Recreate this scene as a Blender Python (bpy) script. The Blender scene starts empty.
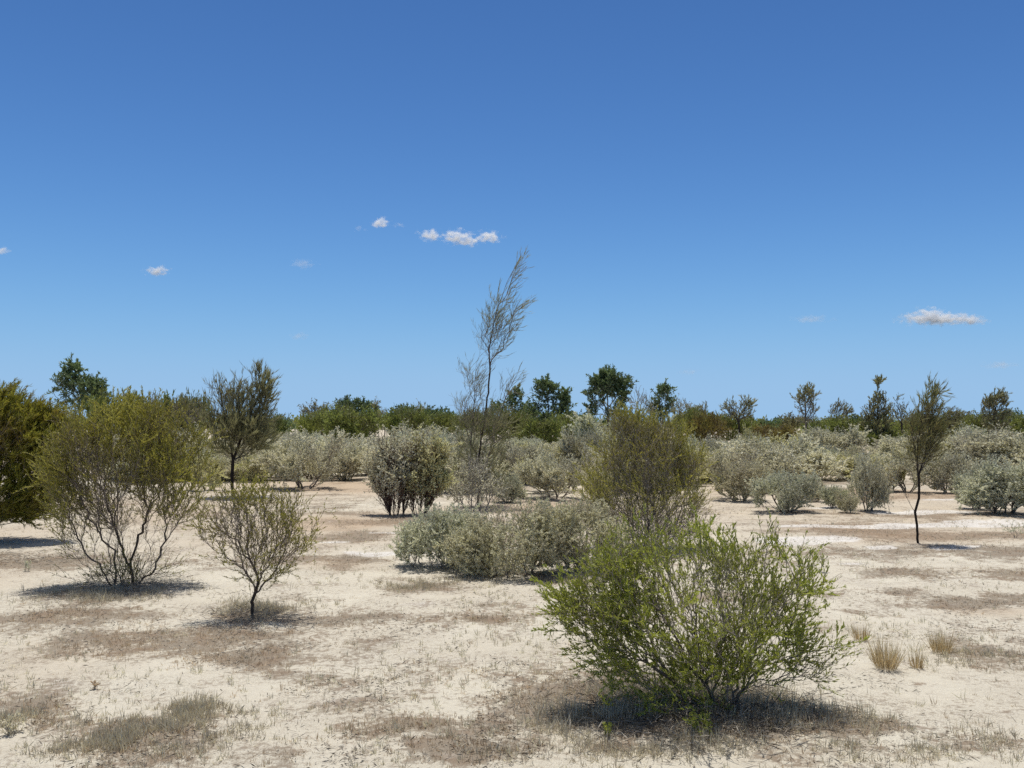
import bpy, math
import numpy as np
from mathutils import Vector

scene = bpy.context.scene
COL = scene.collection
F = 853.0            # focal length in pixels (30 mm on a 36 mm sensor, 1024 wide)
CAM_H = 1.6
HORIZON = 424.0
PITCH = math.atan((HORIZON - 384.0) / F)
rad = math.radians


def P(px, py, d):
    """world point at depth d along the view ray of a photo position"""
    u = (px - 512.0) / F
    v = (384.0 - py) / F
    c, s = math.cos(PITCH), math.sin(PITCH)
    k = d / (c - v * s)
    return np.array([u * k, d, CAM_H + (s + v * c) * k])


def ground_d(py):
    """depth of the flat ground under a photo row"""
    v = (384.0 - py) / F
    c, s = math.cos(PITCH), math.sin(PITCH)
    return -CAM_H * (c - v * s) / (s + v * c)


# --------------------------------------------------------------------------
# value noise
# --------------------------------------------------------------------------
def _hash(ix, iy, seed):
    h = (ix.astype(np.int64) * 374761393 + iy.astype(np.int64) * 668265263 + seed * 1442695041) & 0xFFFFFFFF
    h = ((h ^ (h >> 13)) * 1274126177) & 0xFFFFFFFF
    h = (h ^ (h >> 16)) & 0xFFFFFF
    return h / float(0xFFFFFF)


def vnoise(x, y, seed=0):
    ix, iy = np.floor(x), np.floor(y)
    fx, fy = x - ix, y - iy
    fx = fx * fx * (3 - 2 * fx)
    fy = fy * fy * (3 - 2 * fy)
    a = _hash(ix, iy, seed); b = _hash(ix + 1, iy, seed)
    c = _hash(ix, iy + 1, seed); d = _hash(ix + 1, iy + 1, seed)
    return (a * (1 - fx) + b * fx) * (1 - fy) + (c * (1 - fx) + d * fx) * fy


def fbm(x, y, seed=0, octs=4):
    t = np.zeros_like(x); amp = 0.5; tot = 0
    for o in range(octs):
        t += amp * vnoise(x * 2 ** o + 17.3 * o, y * 2 ** o - 9.1 * o, seed + o)
        tot += amp; amp *= 0.5
    return t / tot


def sstep(a, b, x):
    t = np.clip((x - a) / (b - a), 0, 1)
    return t * t * (3 - 2 * t)


# --------------------------------------------------------------------------
# materials
# --------------------------------------------------------------------------
def new_mat(name):
    m = bpy.data.materials.new(name)
    m.use_nodes = True
    m.node_tree.nodes.clear()
    return m, m.node_tree.nodes, m.node_tree.links


def leaf_material(name, stops, trans=0.25, rough=0.55, spec=0.25):
    """leaves: colour from the per-leaf tint attribute, part of the light passes through"""
    m, N, L = new_mat(name)
    out = N.new('ShaderNodeOutputMaterial')
    at = N.new('ShaderNodeAttribute'); at.attribute_name = 'tint'
    inf = N.new('ShaderNodeObjectInfo')
    mth = N.new('ShaderNodeMath'); mth.operation = 'MULTIPLY_ADD'
    L.new(inf.outputs['Random'], mth.inputs[0]); mth.inputs[1].default_value = 0.30
    add = N.new('ShaderNodeMath'); add.operation = 'SUBTRACT'
    L.new(at.outputs['Fac'], mth.inputs[2])
    L.new(mth.outputs[0], add.inputs[0]); add.inputs[1].default_value = 0.15
    ramp = N.new('ShaderNodeValToRGB')
    el = ramp.color_ramp.elements
    el[0].position = stops[0][0]; el[0].color = (*stops[0][1], 1)
    el[1].position = stops[-1][0]; el[1].color = (*stops[-1][1], 1)
    for p_, c_ in stops[1:-1]:
        e = el.new(p_); e.color = (*c_, 1)
    L.new(add.outputs[0], ramp.inputs[0])
    pr = N.new('ShaderNodeBsdfPrincipled')
    pr.inputs['Roughness'].default_value = rough
    pr.inputs['Specular IOR Level'].default_value = spec
    L.new(ramp.outputs[0], pr.inputs['Base Color'])
    tr = N.new('ShaderNodeBsdfTranslucent')
    tm = N.new('ShaderNodeMix'); tm.data_type = 'RGBA'; tm.blend_type = 'MULTIPLY'; tm.inputs[0].default_value = 1
    L.new(ramp.outputs[0], tm.inputs[6]); tm.inputs[7].default_value = (trans * 3, trans * 2.9, trans * 2.2, 1)
    L.new(tm.outputs[2], tr.inputs['Color'])
    mix = N.new('ShaderNodeAddShader')
    L.new(pr.outputs[0], mix.inputs[0]); L.new(tr.outputs[0], mix.inputs[1])
    L.new(mix.outputs[0], out.inputs['Surface'])
    return m


def wood_material(name, a, b, scale=60.0):
    m, N, L = new_mat(name)
    out = N.new('ShaderNodeOutputMaterial')
    tc = N.new('ShaderNodeTexCoord')
    nz = N.new('ShaderNodeTexNoise'); nz.inputs['Scale'].default_value = scale
    nz.inputs['Detail'].default_value = 4
    L.new(tc.outputs['Object'], nz.inputs['Vector'])
    ramp = N.new('ShaderNodeValToRGB')
    ramp.color_ramp.elements[0].position = 0.35; ramp.color_ramp.elements[0].color = (*a, 1)
    ramp.color_ramp.elements[1].position = 0.65; ramp.color_ramp.elements[1].color = (*b, 1)
    L.new(nz.outputs['Fac'], ramp.inputs[0])
    at = N.new('ShaderNodeAttribute'); at.attribute_name = 'tint'
    old = N.new('ShaderNodeMix'); old.data_type = 'RGBA'; old.blend_type = 'MULTIPLY'
    L.new(at.outputs['Fac'], old.inputs[0]); L.new(ramp.outputs[0], old.inputs[6]); old.inputs[7].default_value = (.36, .33, .31, 1)
    pr = N.new('ShaderNodeBsdfPrincipled'); pr.inputs['Roughness'].default_value = 0.9
    pr.inputs['Specular IOR Level'].default_value = 0.15
    L.new(old.outputs[2], pr.inputs['Base Color'])
    L.new(pr.outputs[0], out.inputs['Surface'])
    return m


M = {}
M['green'] = leaf_material('green_leaves', [(0.0, (0.135, 0.137, 0.028)), (.5, (0.213, 0.241, 0.042)), (1, (0.322, 0.353, 0.071))], 0.25, .5)
M['olive'] = leaf_material('olive_leaves', [(0.0, (0.130, 0.108, 0.028)), (.5, (0.209, 0.202, 0.039)), (1, (0.325, 0.308, 0.072))], 0.24, .5)
M['broom'] = leaf_material('broom_needles', [(0.0, (0.142, 0.098, 0.022)), (.5, (0.166, 0.164, 0.025)), (1, (0.220, 0.229, 0.040))], 0.24, .55)
M['silver'] = leaf_material('silver_leaves', [(0.0, (0.248, 0.237, 0.182)), (.5, (0.403, 0.395, 0.311)), (1, (0.583, 0.566, 0.457))], 0.2, .75, .2)
M['blue'] = leaf_material('blue_grey_leaves', [(0.0, (0.226, 0.229, 0.178)), (.5, (0.362, 0.372, 0.293)), (1, (0.533, 0.535, 0.430))], 0.2, .75, .2)
M['tan'] = leaf_material('tan_green_leaves', [(0.0, (0.263, 0.231, 0.163)), (.5, (0.364, 0.353, 0.257)), (1, (0.496, 0.487, 0.367))], .2, .75, .2)
M['greyolive'] = leaf_material('grey_olive_leaves', [(0.0, (0.251, 0.232, 0.128)), (.5, (0.392, 0.382, 0.220)), (1, (0.579, 0.573, 0.348))], 0.2, .7, .2)
M['gum'] = leaf_material('gum_leaves', [(0.0, (.055, .08, .038)), (.5, (.095, .135, .062)), (1, (.155, .205, .09))], .2, .5, .3)
M['farolive'] = leaf_material('far_olive_leaves', [(0.0, (0.087, 0.084, 0.027)), (.5, (0.126, 0.146, 0.040)), (1, (0.183, 0.227, 0.067))], 0.22, .6)
M['farrust'] = leaf_material('rusty_olive_leaves', [(0.0, (0.111, 0.072, 0.024)), (.5, (0.132, 0.110, 0.028)), (1, (0.170, 0.163, 0.044))], .2, .6)
M['fargreen'] = leaf_material('far_green_leaves', [(0.0, (0.095, 0.103, 0.029)), (.5, (0.157, 0.179, 0.047)), (1, (0.224, 0.258, 0.072))], 0.22, .6)
M['sheoak'] = leaf_material('sheoak_needles', [(0.0, (0.121, 0.109, 0.061)), (.5, (0.178, 0.178, 0.094)), (1, (0.253, 0.253, 0.138))], .2, .6)
M['sapling'] = leaf_material('sapling_needles', [(0.0, (0.132, 0.111, 0.046)), (.5, (0.180, 0.182, 0.065)), (1, (0.252, 0.260, 0.101))], .2, .6)
M['dry'] = leaf_material('dry_grass_blades', [(0.0, (0.242, 0.184, 0.135)), (.5, (0.396, 0.315, 0.234)), (1, (0.572, 0.462, 0.343))], 0.22, .8, .1)
M['straw'] = leaf_material('straw_grass_blades', [(0.0, (.25, .19, .115)), (.5, (.40, .325, .205)), (1, (.58, .49, .33))], .18, .7, .2)
M['forb'] = leaf_material('grey_green_forb', [(0.0, (0.247, 0.216, 0.184)), (.4, (0.358, 0.331, 0.272)), (.75, (0.469, 0.444, 0.359)), (1, (0.593, 0.560, 0.434))], 0.25, .8, .1)
M['litter'] = leaf_material('dead_twig_litter', [(0.0, (.10, .085, .068)), (.5, (.22, .19, .155)), (1, (.40, .36, .30))], .02, .9, .1)
M['greywood'] = wood_material('grey_twig_bark', (.20, .17, .145), (.38, .335, .295))
M['brownwood'] = wood_material('brown_bark', (.15, .12, .098), (.30, .255, .22))
M['redwood'] = wood_material('reddish_stem_bark', (.11, .065, .05), (.21, .14, .105))
M['darkwood'] = wood_material('dark_bark', (.055, .047, .04), (.12, .105, .09), 25)
M['paletrunk'] = wood_material('pale_gum_bark', (.20, .17, .14), (.36, .33, .28), 12)
M['deadwood'] = wood_material('dead_grey_wood', (.24, .215, .19), (.40, .37, .335))


# --------------------------------------------------------------------------
# mesh helpers
# --------------------------------------------------------------------------
def quad_mesh(name, verts, quads, mat, tint=None, smooth=False):
    me = bpy.data.meshes.new(name)
    nv, nf = len(verts), len(quads)
    me.vertices.add(nv)
    me.vertices.foreach_set('co', np.ascontiguousarray(verts, dtype=np.float32).ravel())
    me.loops.add(nf * 4)
    me.loops.foreach_set('vertex_index', np.ascontiguousarray(quads, dtype=np.int32).ravel())
    me.polygons.add(nf)
    me.polygons.foreach_set('loop_start', np.arange(0, nf * 4, 4, dtype=np.int32))
    me.polygons.foreach_set('loop_total', np.full(nf, 4, dtype=np.int32))
    if smooth:
        me.polygons.foreach_set('use_smooth', np.ones(nf, dtype=bool))
    if tint is not None:
        a = me.attributes.new('tint', 'FLOAT', 'POINT')
        a.data.foreach_set('value', np.ascontiguousarray(tint, dtype=np.float32))
    me.update(calc_edges=True)
    me.materials.append(mat)
    return me


def norm(v):
    return v / np.maximum(np.linalg.norm(v, axis=-1, keepdims=True), 1e-9)


def frames(d, rng=None):
    """two unit vectors across each direction"""
    ref = np.where(np.abs(d[:, 2:3]) < 0.9, np.array([[0, 0, 1.0]]), np.array([[1.0, 0, 0]]))
    a = norm(np.cross(d, ref)); b = np.cross(d, a)
    if rng is not None:
        t = rng.uniform(0, 2 * np.pi, len(d))[:, None]
        a, b = a * np.cos(t) + b * np.sin(t), b * np.cos(t) - a * np.sin(t)
    return a, b


def tube_arrays(p0, p1, r0, r1, sides=3):
    """one open prism per segment"""
    n = len(p0)
    d = norm(p1 - p0)
    a, b = frames(d)
    ang = np.arange(sides) * 2 * np.pi / sides
    ca, sa = np.cos(ang)[None, :, None], np.sin(ang)[None, :, None]
    ring = a[:, None, :] * ca + b[:, None, :] * sa
    v0 = p0[:, None, :] + ring * r0[:, None, None]
    v1 = (p1 + d * (r1[:, None] * .3))[:, None, :] + ring * r1[:, None, None]
    verts = np.concatenate([v0, v1], axis=1).reshape(-1, 3)
    base = (np.arange(n) * 2 * sides)[:, None]
    k = np.arange(sides)[None, :]
    k2 = (k + 1) % sides
    quads = np.stack([base + k, base + k2, base + k2 + sides, base + k + sides], axis=2).reshape(-1, 4)
    return verts, quads


def leaf_arrays(pos, d, L, W, rng, tint, belly=.5):
    """a diamond shaped leaf per position"""
    a, b = frames(d, rng)
    L = L[:, None]; W = W[:, None]
    mid = pos + d * L * belly + b * L * .06
    v = np.stack([pos, mid + a * W * .5, pos + d * L, mid - a * W * .5], axis=1).reshape(-1, 3)
    q = np.arange(len(pos) * 4).reshape(-1, 4)
    return v, q, np.repeat(tint, 4)


# --------------------------------------------------------------------------
# the plant grower: a branch skeleton reaching out to tip points in an envelope
# --------------------------------------------------------------------------
class Plant:
    pass


def grow(rng, targets, bf=.5, seg=.1, curve=.4, up=.08, skeleton=None, jitter=.02, back=.6, roots=None):
    cap = 400000
    pos = np.zeros((cap, 3), np.float32); par = np.zeros(cap, np.int32)
    plen = np.zeros(cap, np.float32); dr = np.zeros((cap, 3), np.float32)
    isdraw = np.zeros(cap, bool)
    n = 0
    if roots is None:
        roots = [(0, 0, 0)]
    for r in roots:
        pos[n] = (r[0], r[1], r[2] - .03); par[n] = -1; dr[n] = (r[0] * 4, r[1] * 4, 1); dr[n] /= np.linalg.norm(dr[n]); n += 1
    rootn = n
    if skeleton:
        for pl in skeleton:
            pts = np.array(pl, float)
            if n == rootn:
                prev = 0
            else:
                prev = int(np.argmin(np.linalg.norm(pos[:n] - pts[0], axis=1)))
                pts = pts[1:]
            for q in pts:
                ln = np.linalg.norm(q - pos[prev])
                m = max(1, int(ln / seg))
                p0 = pos[prev].copy()
                for k in range(1, m + 1):
                    pp = p0 + (q - p0) * k / m + (rng.normal(0, jitter * .5, 3) if k < m else 0)
                    pos[n] = pp; par[n] = prev
                    v = pp - pos[prev]; l_ = max(np.linalg.norm(v), 1e-6)
                    dr[n] = v / l_; plen[n] = plen[prev] + l_
                    prev = n; n += 1
    order = np.argsort(np.linalg.norm(targets, axis=1) + rng.normal(0, .05, len(targets)))
    tips = []
    for t in targets[order]:
        df = t[None, :] - pos[:n]
        d = np.sqrt((df * df).sum(1)) + 1e-6
        cosv = (df * dr[:n]).sum(1) / d
        cost = d * (1 + back * (1 - cosv)) + bf * plen[:n]
        i = int(np.argmin(cost))
        dist = float(d[i])
        if dist < seg * .3 or n > cap - 200:
            continue
        m = max(1, int(round(dist / seg)))
        p0 = pos[i].astype(float)
        p1 = p0 + dr[i] * dist * curve + np.array([0, 0, up * dist])
        prev = i
        for k in range(1, m + 1):
            u = k / m
            q = p0 * (1 - u) ** 2 + p1 * 2 * u * (1 - u) + t * u * u
            if k < m:
                q = q + rng.normal(0, jitter, 3)
            v = q - pos[prev]; l_ = max(float(np.linalg.norm(v)), 1e-6)
            pos[n] = q; par[n] = prev; dr[n] = v / l_; plen[n] = plen[prev] + l_
            prev = n; n += 1
        tips.append(prev)
    pl = Plant()
    pl.pos = pos[:n].astype(float); pl.par = par[:n]; pl.dir = dr[:n].astype(float); pl.plen = plen[:n]
    cnt = np.zeros(n)
    child = np.zeros(n, int)
    for i in range(n):
        if pl.par[i] >= 0:
            child[pl.par[i]] += 1
    cnt[child == 0] = 1
    for i in range(n - 1, -1, -1):
        if pl.par[i] >= 0:
            cnt[pl.par[i]] += cnt[i]
    pl.cnt = cnt; pl.child = child
    # distance to the farthest tip above each node
    tipd = np.zeros(n)
    for i in range(n - 1, -1, -1):
        p_ = pl.par[i]
        if p_ >= 0:
            tipd[p_] = max(tipd[p_], tipd[i] + np.linalg.norm(pl.pos[i] - pl.pos[p_]))
    pl.tipd = tipd
    return pl


def add_shoots(pl, rng, per_m, length, zone=.3, along=.8, spread=.5, up=.3, wind=(0, 0, 0), segs=3, lvar=.3, keep=None, bare=False):
    """fine side twigs on the outer branches"""
    i = np.nonzero((pl.par >= 0) & (pl.tipd < zone) & (pl.tipd > (.12 * zone if bare else -1)))[0]
    a, b = pl.pos[pl.par[i]], pl.pos[i]
    ln = np.linalg.norm(b - a, axis=1)
    w = per_m * ln
    if keep is not None:
        w = w * keep(b)
    k = rng.poisson(w)
    tip = pl.child[i] == 0
    if not bare:
        k[tip] = np.maximum(k[tip], 1)
    idx = np.repeat(i, k)
    m = len(idx)
    d = norm(pl.dir[idx] * along + rng.normal(0, 1, (m, 3)) * spread * .58 + np.array([0, 0, up]) + np.array(wind))
    le = length * np.clip(1 + rng.normal(0, lvar, m), .35, 2.0)
    n0 = len(pl.par)
    P_, R_, D_, T_ = [pl.pos], [pl.par], [pl.dir], [pl.tipd]
    prevpos, previdx = pl.pos[idx], idx
    bend = rng.normal(0, .16, (m, 3)) + np.array([0, 0, .10])
    start = n0
    for q in range(segs):
        dd = norm(d + bend * q)
        npos = prevpos + dd * (le / segs)[:, None]
        P_.append(npos); R_.append(previdx.astype(np.int32)); D_.append(dd); T_.append(le * (1 - (q + 1) / segs) + (10 if bare else 0))
        previdx = np.arange(start, start + m); start += m
        prevpos = npos
    pl.nbase = n0
    pl.pos = np.concatenate(P_); pl.par = np.concatenate(R_); pl.dir = np.concatenate(D_); pl.tipd = np.concatenate(T_)
    pl.cnt = np.concatenate([pl.cnt, np.full(m * segs, .55)])
    pl.child = np.concatenate([pl.child, np.ones(m * segs, int)])
    return pl


def wood_mesh(pl, name, mat, rtip, rexp, rmax=1e9, thin=0.0, rmin_draw=0.0):
    i = np.nonzero(pl.par >= 0)[0]
    r = np.minimum(rtip * pl.cnt ** rexp, rmax)
    p = pl.par[i]
    rp = np.minimum(r[p], r[i] * 1.25)
    thick = r[i] > rtip * 4.0
    V, Q, T, off = [], [], [], 0
    age = np.clip((r[i] / rtip - 2.2) / 5.0, 0, 1)
    for sel, sides in ((~thick, 3), (thick, 6)):
        if sel.any():
            v, q = tube_arrays(pl.pos[p[sel]], pl.pos[i[sel]], rp[sel], r[i[sel]], sides)
            V.append(v); Q.append(q + off); T.append(np.repeat(age[sel], 2 * sides)); off += len(v)
    return quad_mesh(name, np.concatenate(V), np.concatenate(Q), mat, np.concatenate(T), smooth=True)


def foliage_mesh(pl, name, mat, rng, per_m, L, W, reach=.2, along=.6, spread=.6, up=.2, wind=(0, 0, 0),
                 lvar=.35, clump=1.5, belly=.5, keep=None, tintfn=None, thin_low=0.0):
    """leaves on the last `reach` metres of every twig"""
    i = np.nonzero((pl.par >= 0) & (pl.tipd < reach))[0]
    p = pl.par[i]
    a, b = pl.pos[p], pl.pos[i]
    ln = np.linalg.norm(b - a, axis=1)
    # bare twigs here and there
    cl = fbm(b[:, 0] * clump * 1.3 + 5, b[:, 2] * clump * 1.3 + b[:, 1] * clump, 7, 3)
    dens = per_m * ln * np.clip(.35 + 1.6 * (cl - .28) * 1.6, .15, 1.8)
    if keep is not None:
        dens = dens * keep(b)
    n = rng.poisson(dens)
    idx = np.repeat(np.arange(len(i)), n)
    t = rng.uniform(0, 1, len(idx))[:, None]
    pos = a[idx] * (1 - t) + b[idx] * t
    td = pl.dir[i][idx]
    d = norm(td * along + rng.normal(0, 1, (len(idx), 3)) * spread * .58 + np.array([0, 0, up]) + np.array(wind))
    le = L * np.clip(1 + rng.normal(0, lvar, len(idx)), .4, 1.9)
    w = W * np.clip(1 + rng.normal(0, lvar * .6, len(idx)), .5, 1.6)
    tint = np.clip(rng.normal(.5, .17, len(idx)) + (cl[idx] - .5) * .9, 0, 1)
    if tintfn is not None:
        tint = np.clip(tint + tintfn(pos), 0, 1)
    v, q, tt = leaf_arrays(pos, d, le, w, rng, tint, belly)
    return quad_mesh(name, v, q, mat, tt)


def clumpy(pts, scale, thr, seed=0):
    """leave gaps: drop the tips that fall in the hollows of a noise field"""
    x, y, z = pts[:, 0] * scale, pts[:, 1] * scale, pts[:, 2] * scale
    n = (fbm(x + .6 * z + 50, y - .5 * z + 50, seed + 301, 3) + fbm(x - .7 * y + 80, z + 80, seed + 302, 3)) * .5
    return pts[n > thr]


def ellip(rng, n, c, r, shell=.5, bottom=-1.0):
    """points in an ellipsoid, pushed towards its skin"""
    out = np.zeros((0, 3))
    while len(out) < n:
        d = norm(rng.normal(0, 1, (n * 2, 3)))
        u = rng.uniform(0, 1, (n * 2, 1)) ** shell
        q = d * u
        q = q[q[:, 2] > bottom]
        out = np.concatenate([out, q])
    return np.array(c) + out[:n] * np.array(r)


# --------------------------------------------------------------------------
# object helpers
# --------------------------------------------------------------------------
def link(name, me, parent=None):
    o = bpy.data.objects.new(name, me)
    COL.objects.link(o)
    if parent is not None:
        o.parent = parent
    return o


def thing(name, label, cat, loc, group=None, rotz=0.0, scale=(1, 1, 1)):
    o = bpy.data.objects.new(name, None)
    o.empty_display_size = .2
    COL.objects.link(o)
    o.location = [float(v) for v in loc]
    o.rotation_euler = (0, 0, rotz)
    o.scale = scale
    o['label'] = label; o['category'] = cat
    if group:
        o['group'] = group
    return o


def dup(root, label, loc, rotz, scale, group=None, mats=None):
    r = root.copy(); COL.objects.link(r)
    r.location = [float(v) for v in loc]; r.rotation_euler = (0, 0, rotz); r.scale = scale
    r['label'] = label
    if group:
        r['group'] = group
    for ch in list(root.children):
        c = ch.copy(); COL.objects.link(c); c.parent = r
        if mats and ch.name.split('.')[0] in mats:
            c.material_slots[0].link = 'OBJECT'
            c.material_slots[0].material = mats[ch.name.split('.')[0]]
    return r


def ground_z(x, y):
    x = np.asarray(x, float); y = np.asarray(y, float)
    return (fbm(x * .55, y * .55, 3, 3) - .5) * .07 + (fbm(x * 2.3, y * 2.3, 8, 2) - .5) * .022


def base_at(px, py):
    d = ground_d(py)
    p = P(px, py, d)
    return np.array([p[0], p[1], float(ground_z(p[0], p[1]))])


def at_depth(px, d):
    p = P(px, 400, d)
    return np.array([p[0], d, float(ground_z(p[0], d))])


def blobs(rng, base, d, specs, n, shell=.5, depth=1.0, zmin=.04, ydepth=None):
    """tips inside crown lobes given at photo positions: (px, py, rx, ry[, weight[, depth offset]])"""
    w = np.array([(s[4] if len(s) > 4 else s[2] * s[3]) for s in specs], float)
    w /= w.sum()
    pts = []
    for s, k in zip(specs, w):
        c = P(s[0], s[1], d) - base
        rx, rz = s[2] * d / F, s[3] * d / F
        ry = (rx if ydepth is None else ydepth) * depth
        off = s[5] if len(s) > 5 else 0.0
        pts.append(ellip(rng, max(1, int(n * k)), c + np.array([0, off, 0]), (rx, ry, rz), shell))
    pts = np.concatenate(pts)
    return pts[pts[:, 2] > zmin]


# --------------------------------------------------------------------------
# GROUND
# --------------------------------------------------------------------------
# patches seen in the photograph: (px, py, half width px, half height px, strength)
LITTER = [(60, 622, 90, 13, 1.0), (150, 640, 110, 16, 1.0), (235, 662, 70, 13, .7), (270, 690, 60, 10, .45),
          (170, 730, 85, 26, .9), (15, 720, 45, 18, .7), (95, 748, 60, 14, .45),
          (400, 725, 85, 12, .85), (470, 748, 80, 16, .9), (350, 705, 60, 8, .5), (560, 745, 70, 16, .4),
          (685, 715, 115, 34, .85), (600, 690, 60, 16, .35), (800, 722, 60, 18, .8),
          (420, 586, 45, 6, .9), (545, 578, 90, 6, .8), (320, 597, 40, 4, .6), (470, 618, 50, 6, .5),
          (110, 598, 70, 12, .7), (255, 612, 70, 9, .9), (40, 563, 90, 7, .9), (320, 620, 60, 7, .5),
          (330, 560, 50, 5, .9), (360, 537, 45, 5, .9), (400, 522, 50, 4, .8), (330, 515, 40, 2.5, .8), (345, 495, 40, 2, .6),
          (850, 531, 60, 5, 1.0), (960, 536, 90, 4, .9), (930, 553, 110, 6, .8), (900, 573, 60, 6, .9), (1000, 575, 50, 5, .8),
          (870, 592, 50, 4, .7), (960, 603, 90, 6, .8), (1010, 597, 40, 4, .7), (840, 611, 50, 4, .5),
          (930, 515, 100, 3, .8), (890, 498, 60, 2, .6), (920, 484, 100, 2, .6), (830, 500, 60, 2, .7),
          (985, 655, 70, 14, .55), (900, 700, 120, 12, .4), (960, 740, 110, 18, .55), (840, 755, 60, 10, .4)]
WHITE = [(935, 526, 110, 2.0, 1.0), (930, 513, 55, 1.6, .8), (815, 527, 45, 2.0, .9), (805, 541, 34, 2.2, .9), (985, 548, 45, 2.4, .6),
         (840, 565, 30, 2, .5), (1000, 522, 60, 1.6, .9), (880, 527, 40, 1.6, .8), (395, 535, 25, 1.8, .5), (345, 545, 30, 2, .6),
         (380, 553, 30, 2, .6), (890, 547, 25, 2, .7), (820, 508, 30, 1.2, .7), (940, 501, 40, 1.0, .5), (560, 512, 30, 2, .4)]
TAN = [(345, 487, 40, 4, .9), (560, 512, 40, 8, 1.0), (340, 525, 50, 6, .6), (930, 537, 120, 7, .6), (860, 531, 60, 6, .8), (900, 495, 80, 4, .7),
       (330, 565, 60, 6, .5), (1000, 610, 60, 6, .5)]


def field(lst, x, y):
    """sum of soft blobs on the ground plane (metres)"""
    out = np.zeros_like(x)
    for px, py, hx, hy, s in lst:
        d0 = ground_d(py)
        cx = (px - 512) / F * d0
        rx = hx / F * d0
        near, far = ground_d(min(py + hy, 1200)), ground_d(max(py - hy, HORIZON + 6))
        cy = .5 * (near + far); ry = .5 * (far - near)
        q = ((x - cx) / rx) ** 2 + ((y - cy) / ry) ** 2
        sel = q < 6
        out[sel] = np.maximum(out[sel], s * np.exp(-q[sel] * .9))
    return out


def litter_mask(x, y):
    wx = (fbm(x * 1.1, y * 1.1, 21, 3) - .5) * 1.0
    wy = (fbm(x * 1.1 + 40, y * 1.1, 22, 3) - .5) * .55
    f = field(LITTER, x + wx, y + wy)
    n = fbm(x * .6 + 3, y * 1.0, 31, 5)
    n2 = fbm(x * 3.7, y * 3.7, 35, 3)
    far = sstep(12, 30, np.hypot(x, y))
    return np.clip(f * 1.05 + .1 * sstep(7, 11, np.hypot(x, y)) * (x > -1) + (n - .5) * 1.3 + (n2 - .5) * .7 + far * .12 + .12, 0, 1)


def white_mask(x, y):
    wx = (fbm(x * .9, y * .9, 51, 3) - .5) * 1.6
    wy = (fbm(x * .9 + 20, y * .9, 52, 3) - .5) * .8
    f = field(WHITE, x + wx, y + wy)
    n = fbm(x * .5 + 3, y * .5, 61, 4)
    return np.clip(sstep(.22, .6, f * 1.25 + (n - .5) * .6), 0, 1)


def tan_mask(x, y):
    f = field(TAN, x, y)
    n = fbm(x * .35 + 9, y * .35, 71, 4)
    return np.clip(f + (n - .45) * .9 + .35 * sstep(8, 14, np.hypot(x, y)), 0, 1)


def axis(step0, g, lo, hi, origin):
    pos = [origin]
    while pos[-1] < hi:
        pos.append(pos[-1] + step0 + g * abs(pos[-1] - origin))
    neg = [origin]
    while neg[-1] > lo:
        neg.append(neg[-1] - (step0 + g * abs(neg[-1] - origin)))
    return np.array(neg[:0:-1] + pos)


xs = axis(.045, .018, -6000, 6000, 0.0)
ys = axis(.035, .016, -60, 7000, 4.0)
X, Y = np.meshgrid(xs, ys)
Z = ground_z(X, Y)
nx, ny = len(xs), len(ys)
gv = np.stack([X.ravel(), Y.ravel(), Z.ravel()], axis=1)
ii = (np.arange(ny - 1)[:, None] * nx + np.arange(nx - 1)[None, :]).ravel()
gq = np.stack([ii, ii + 1, ii + nx + 1, ii + nx], axis=1)


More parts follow.
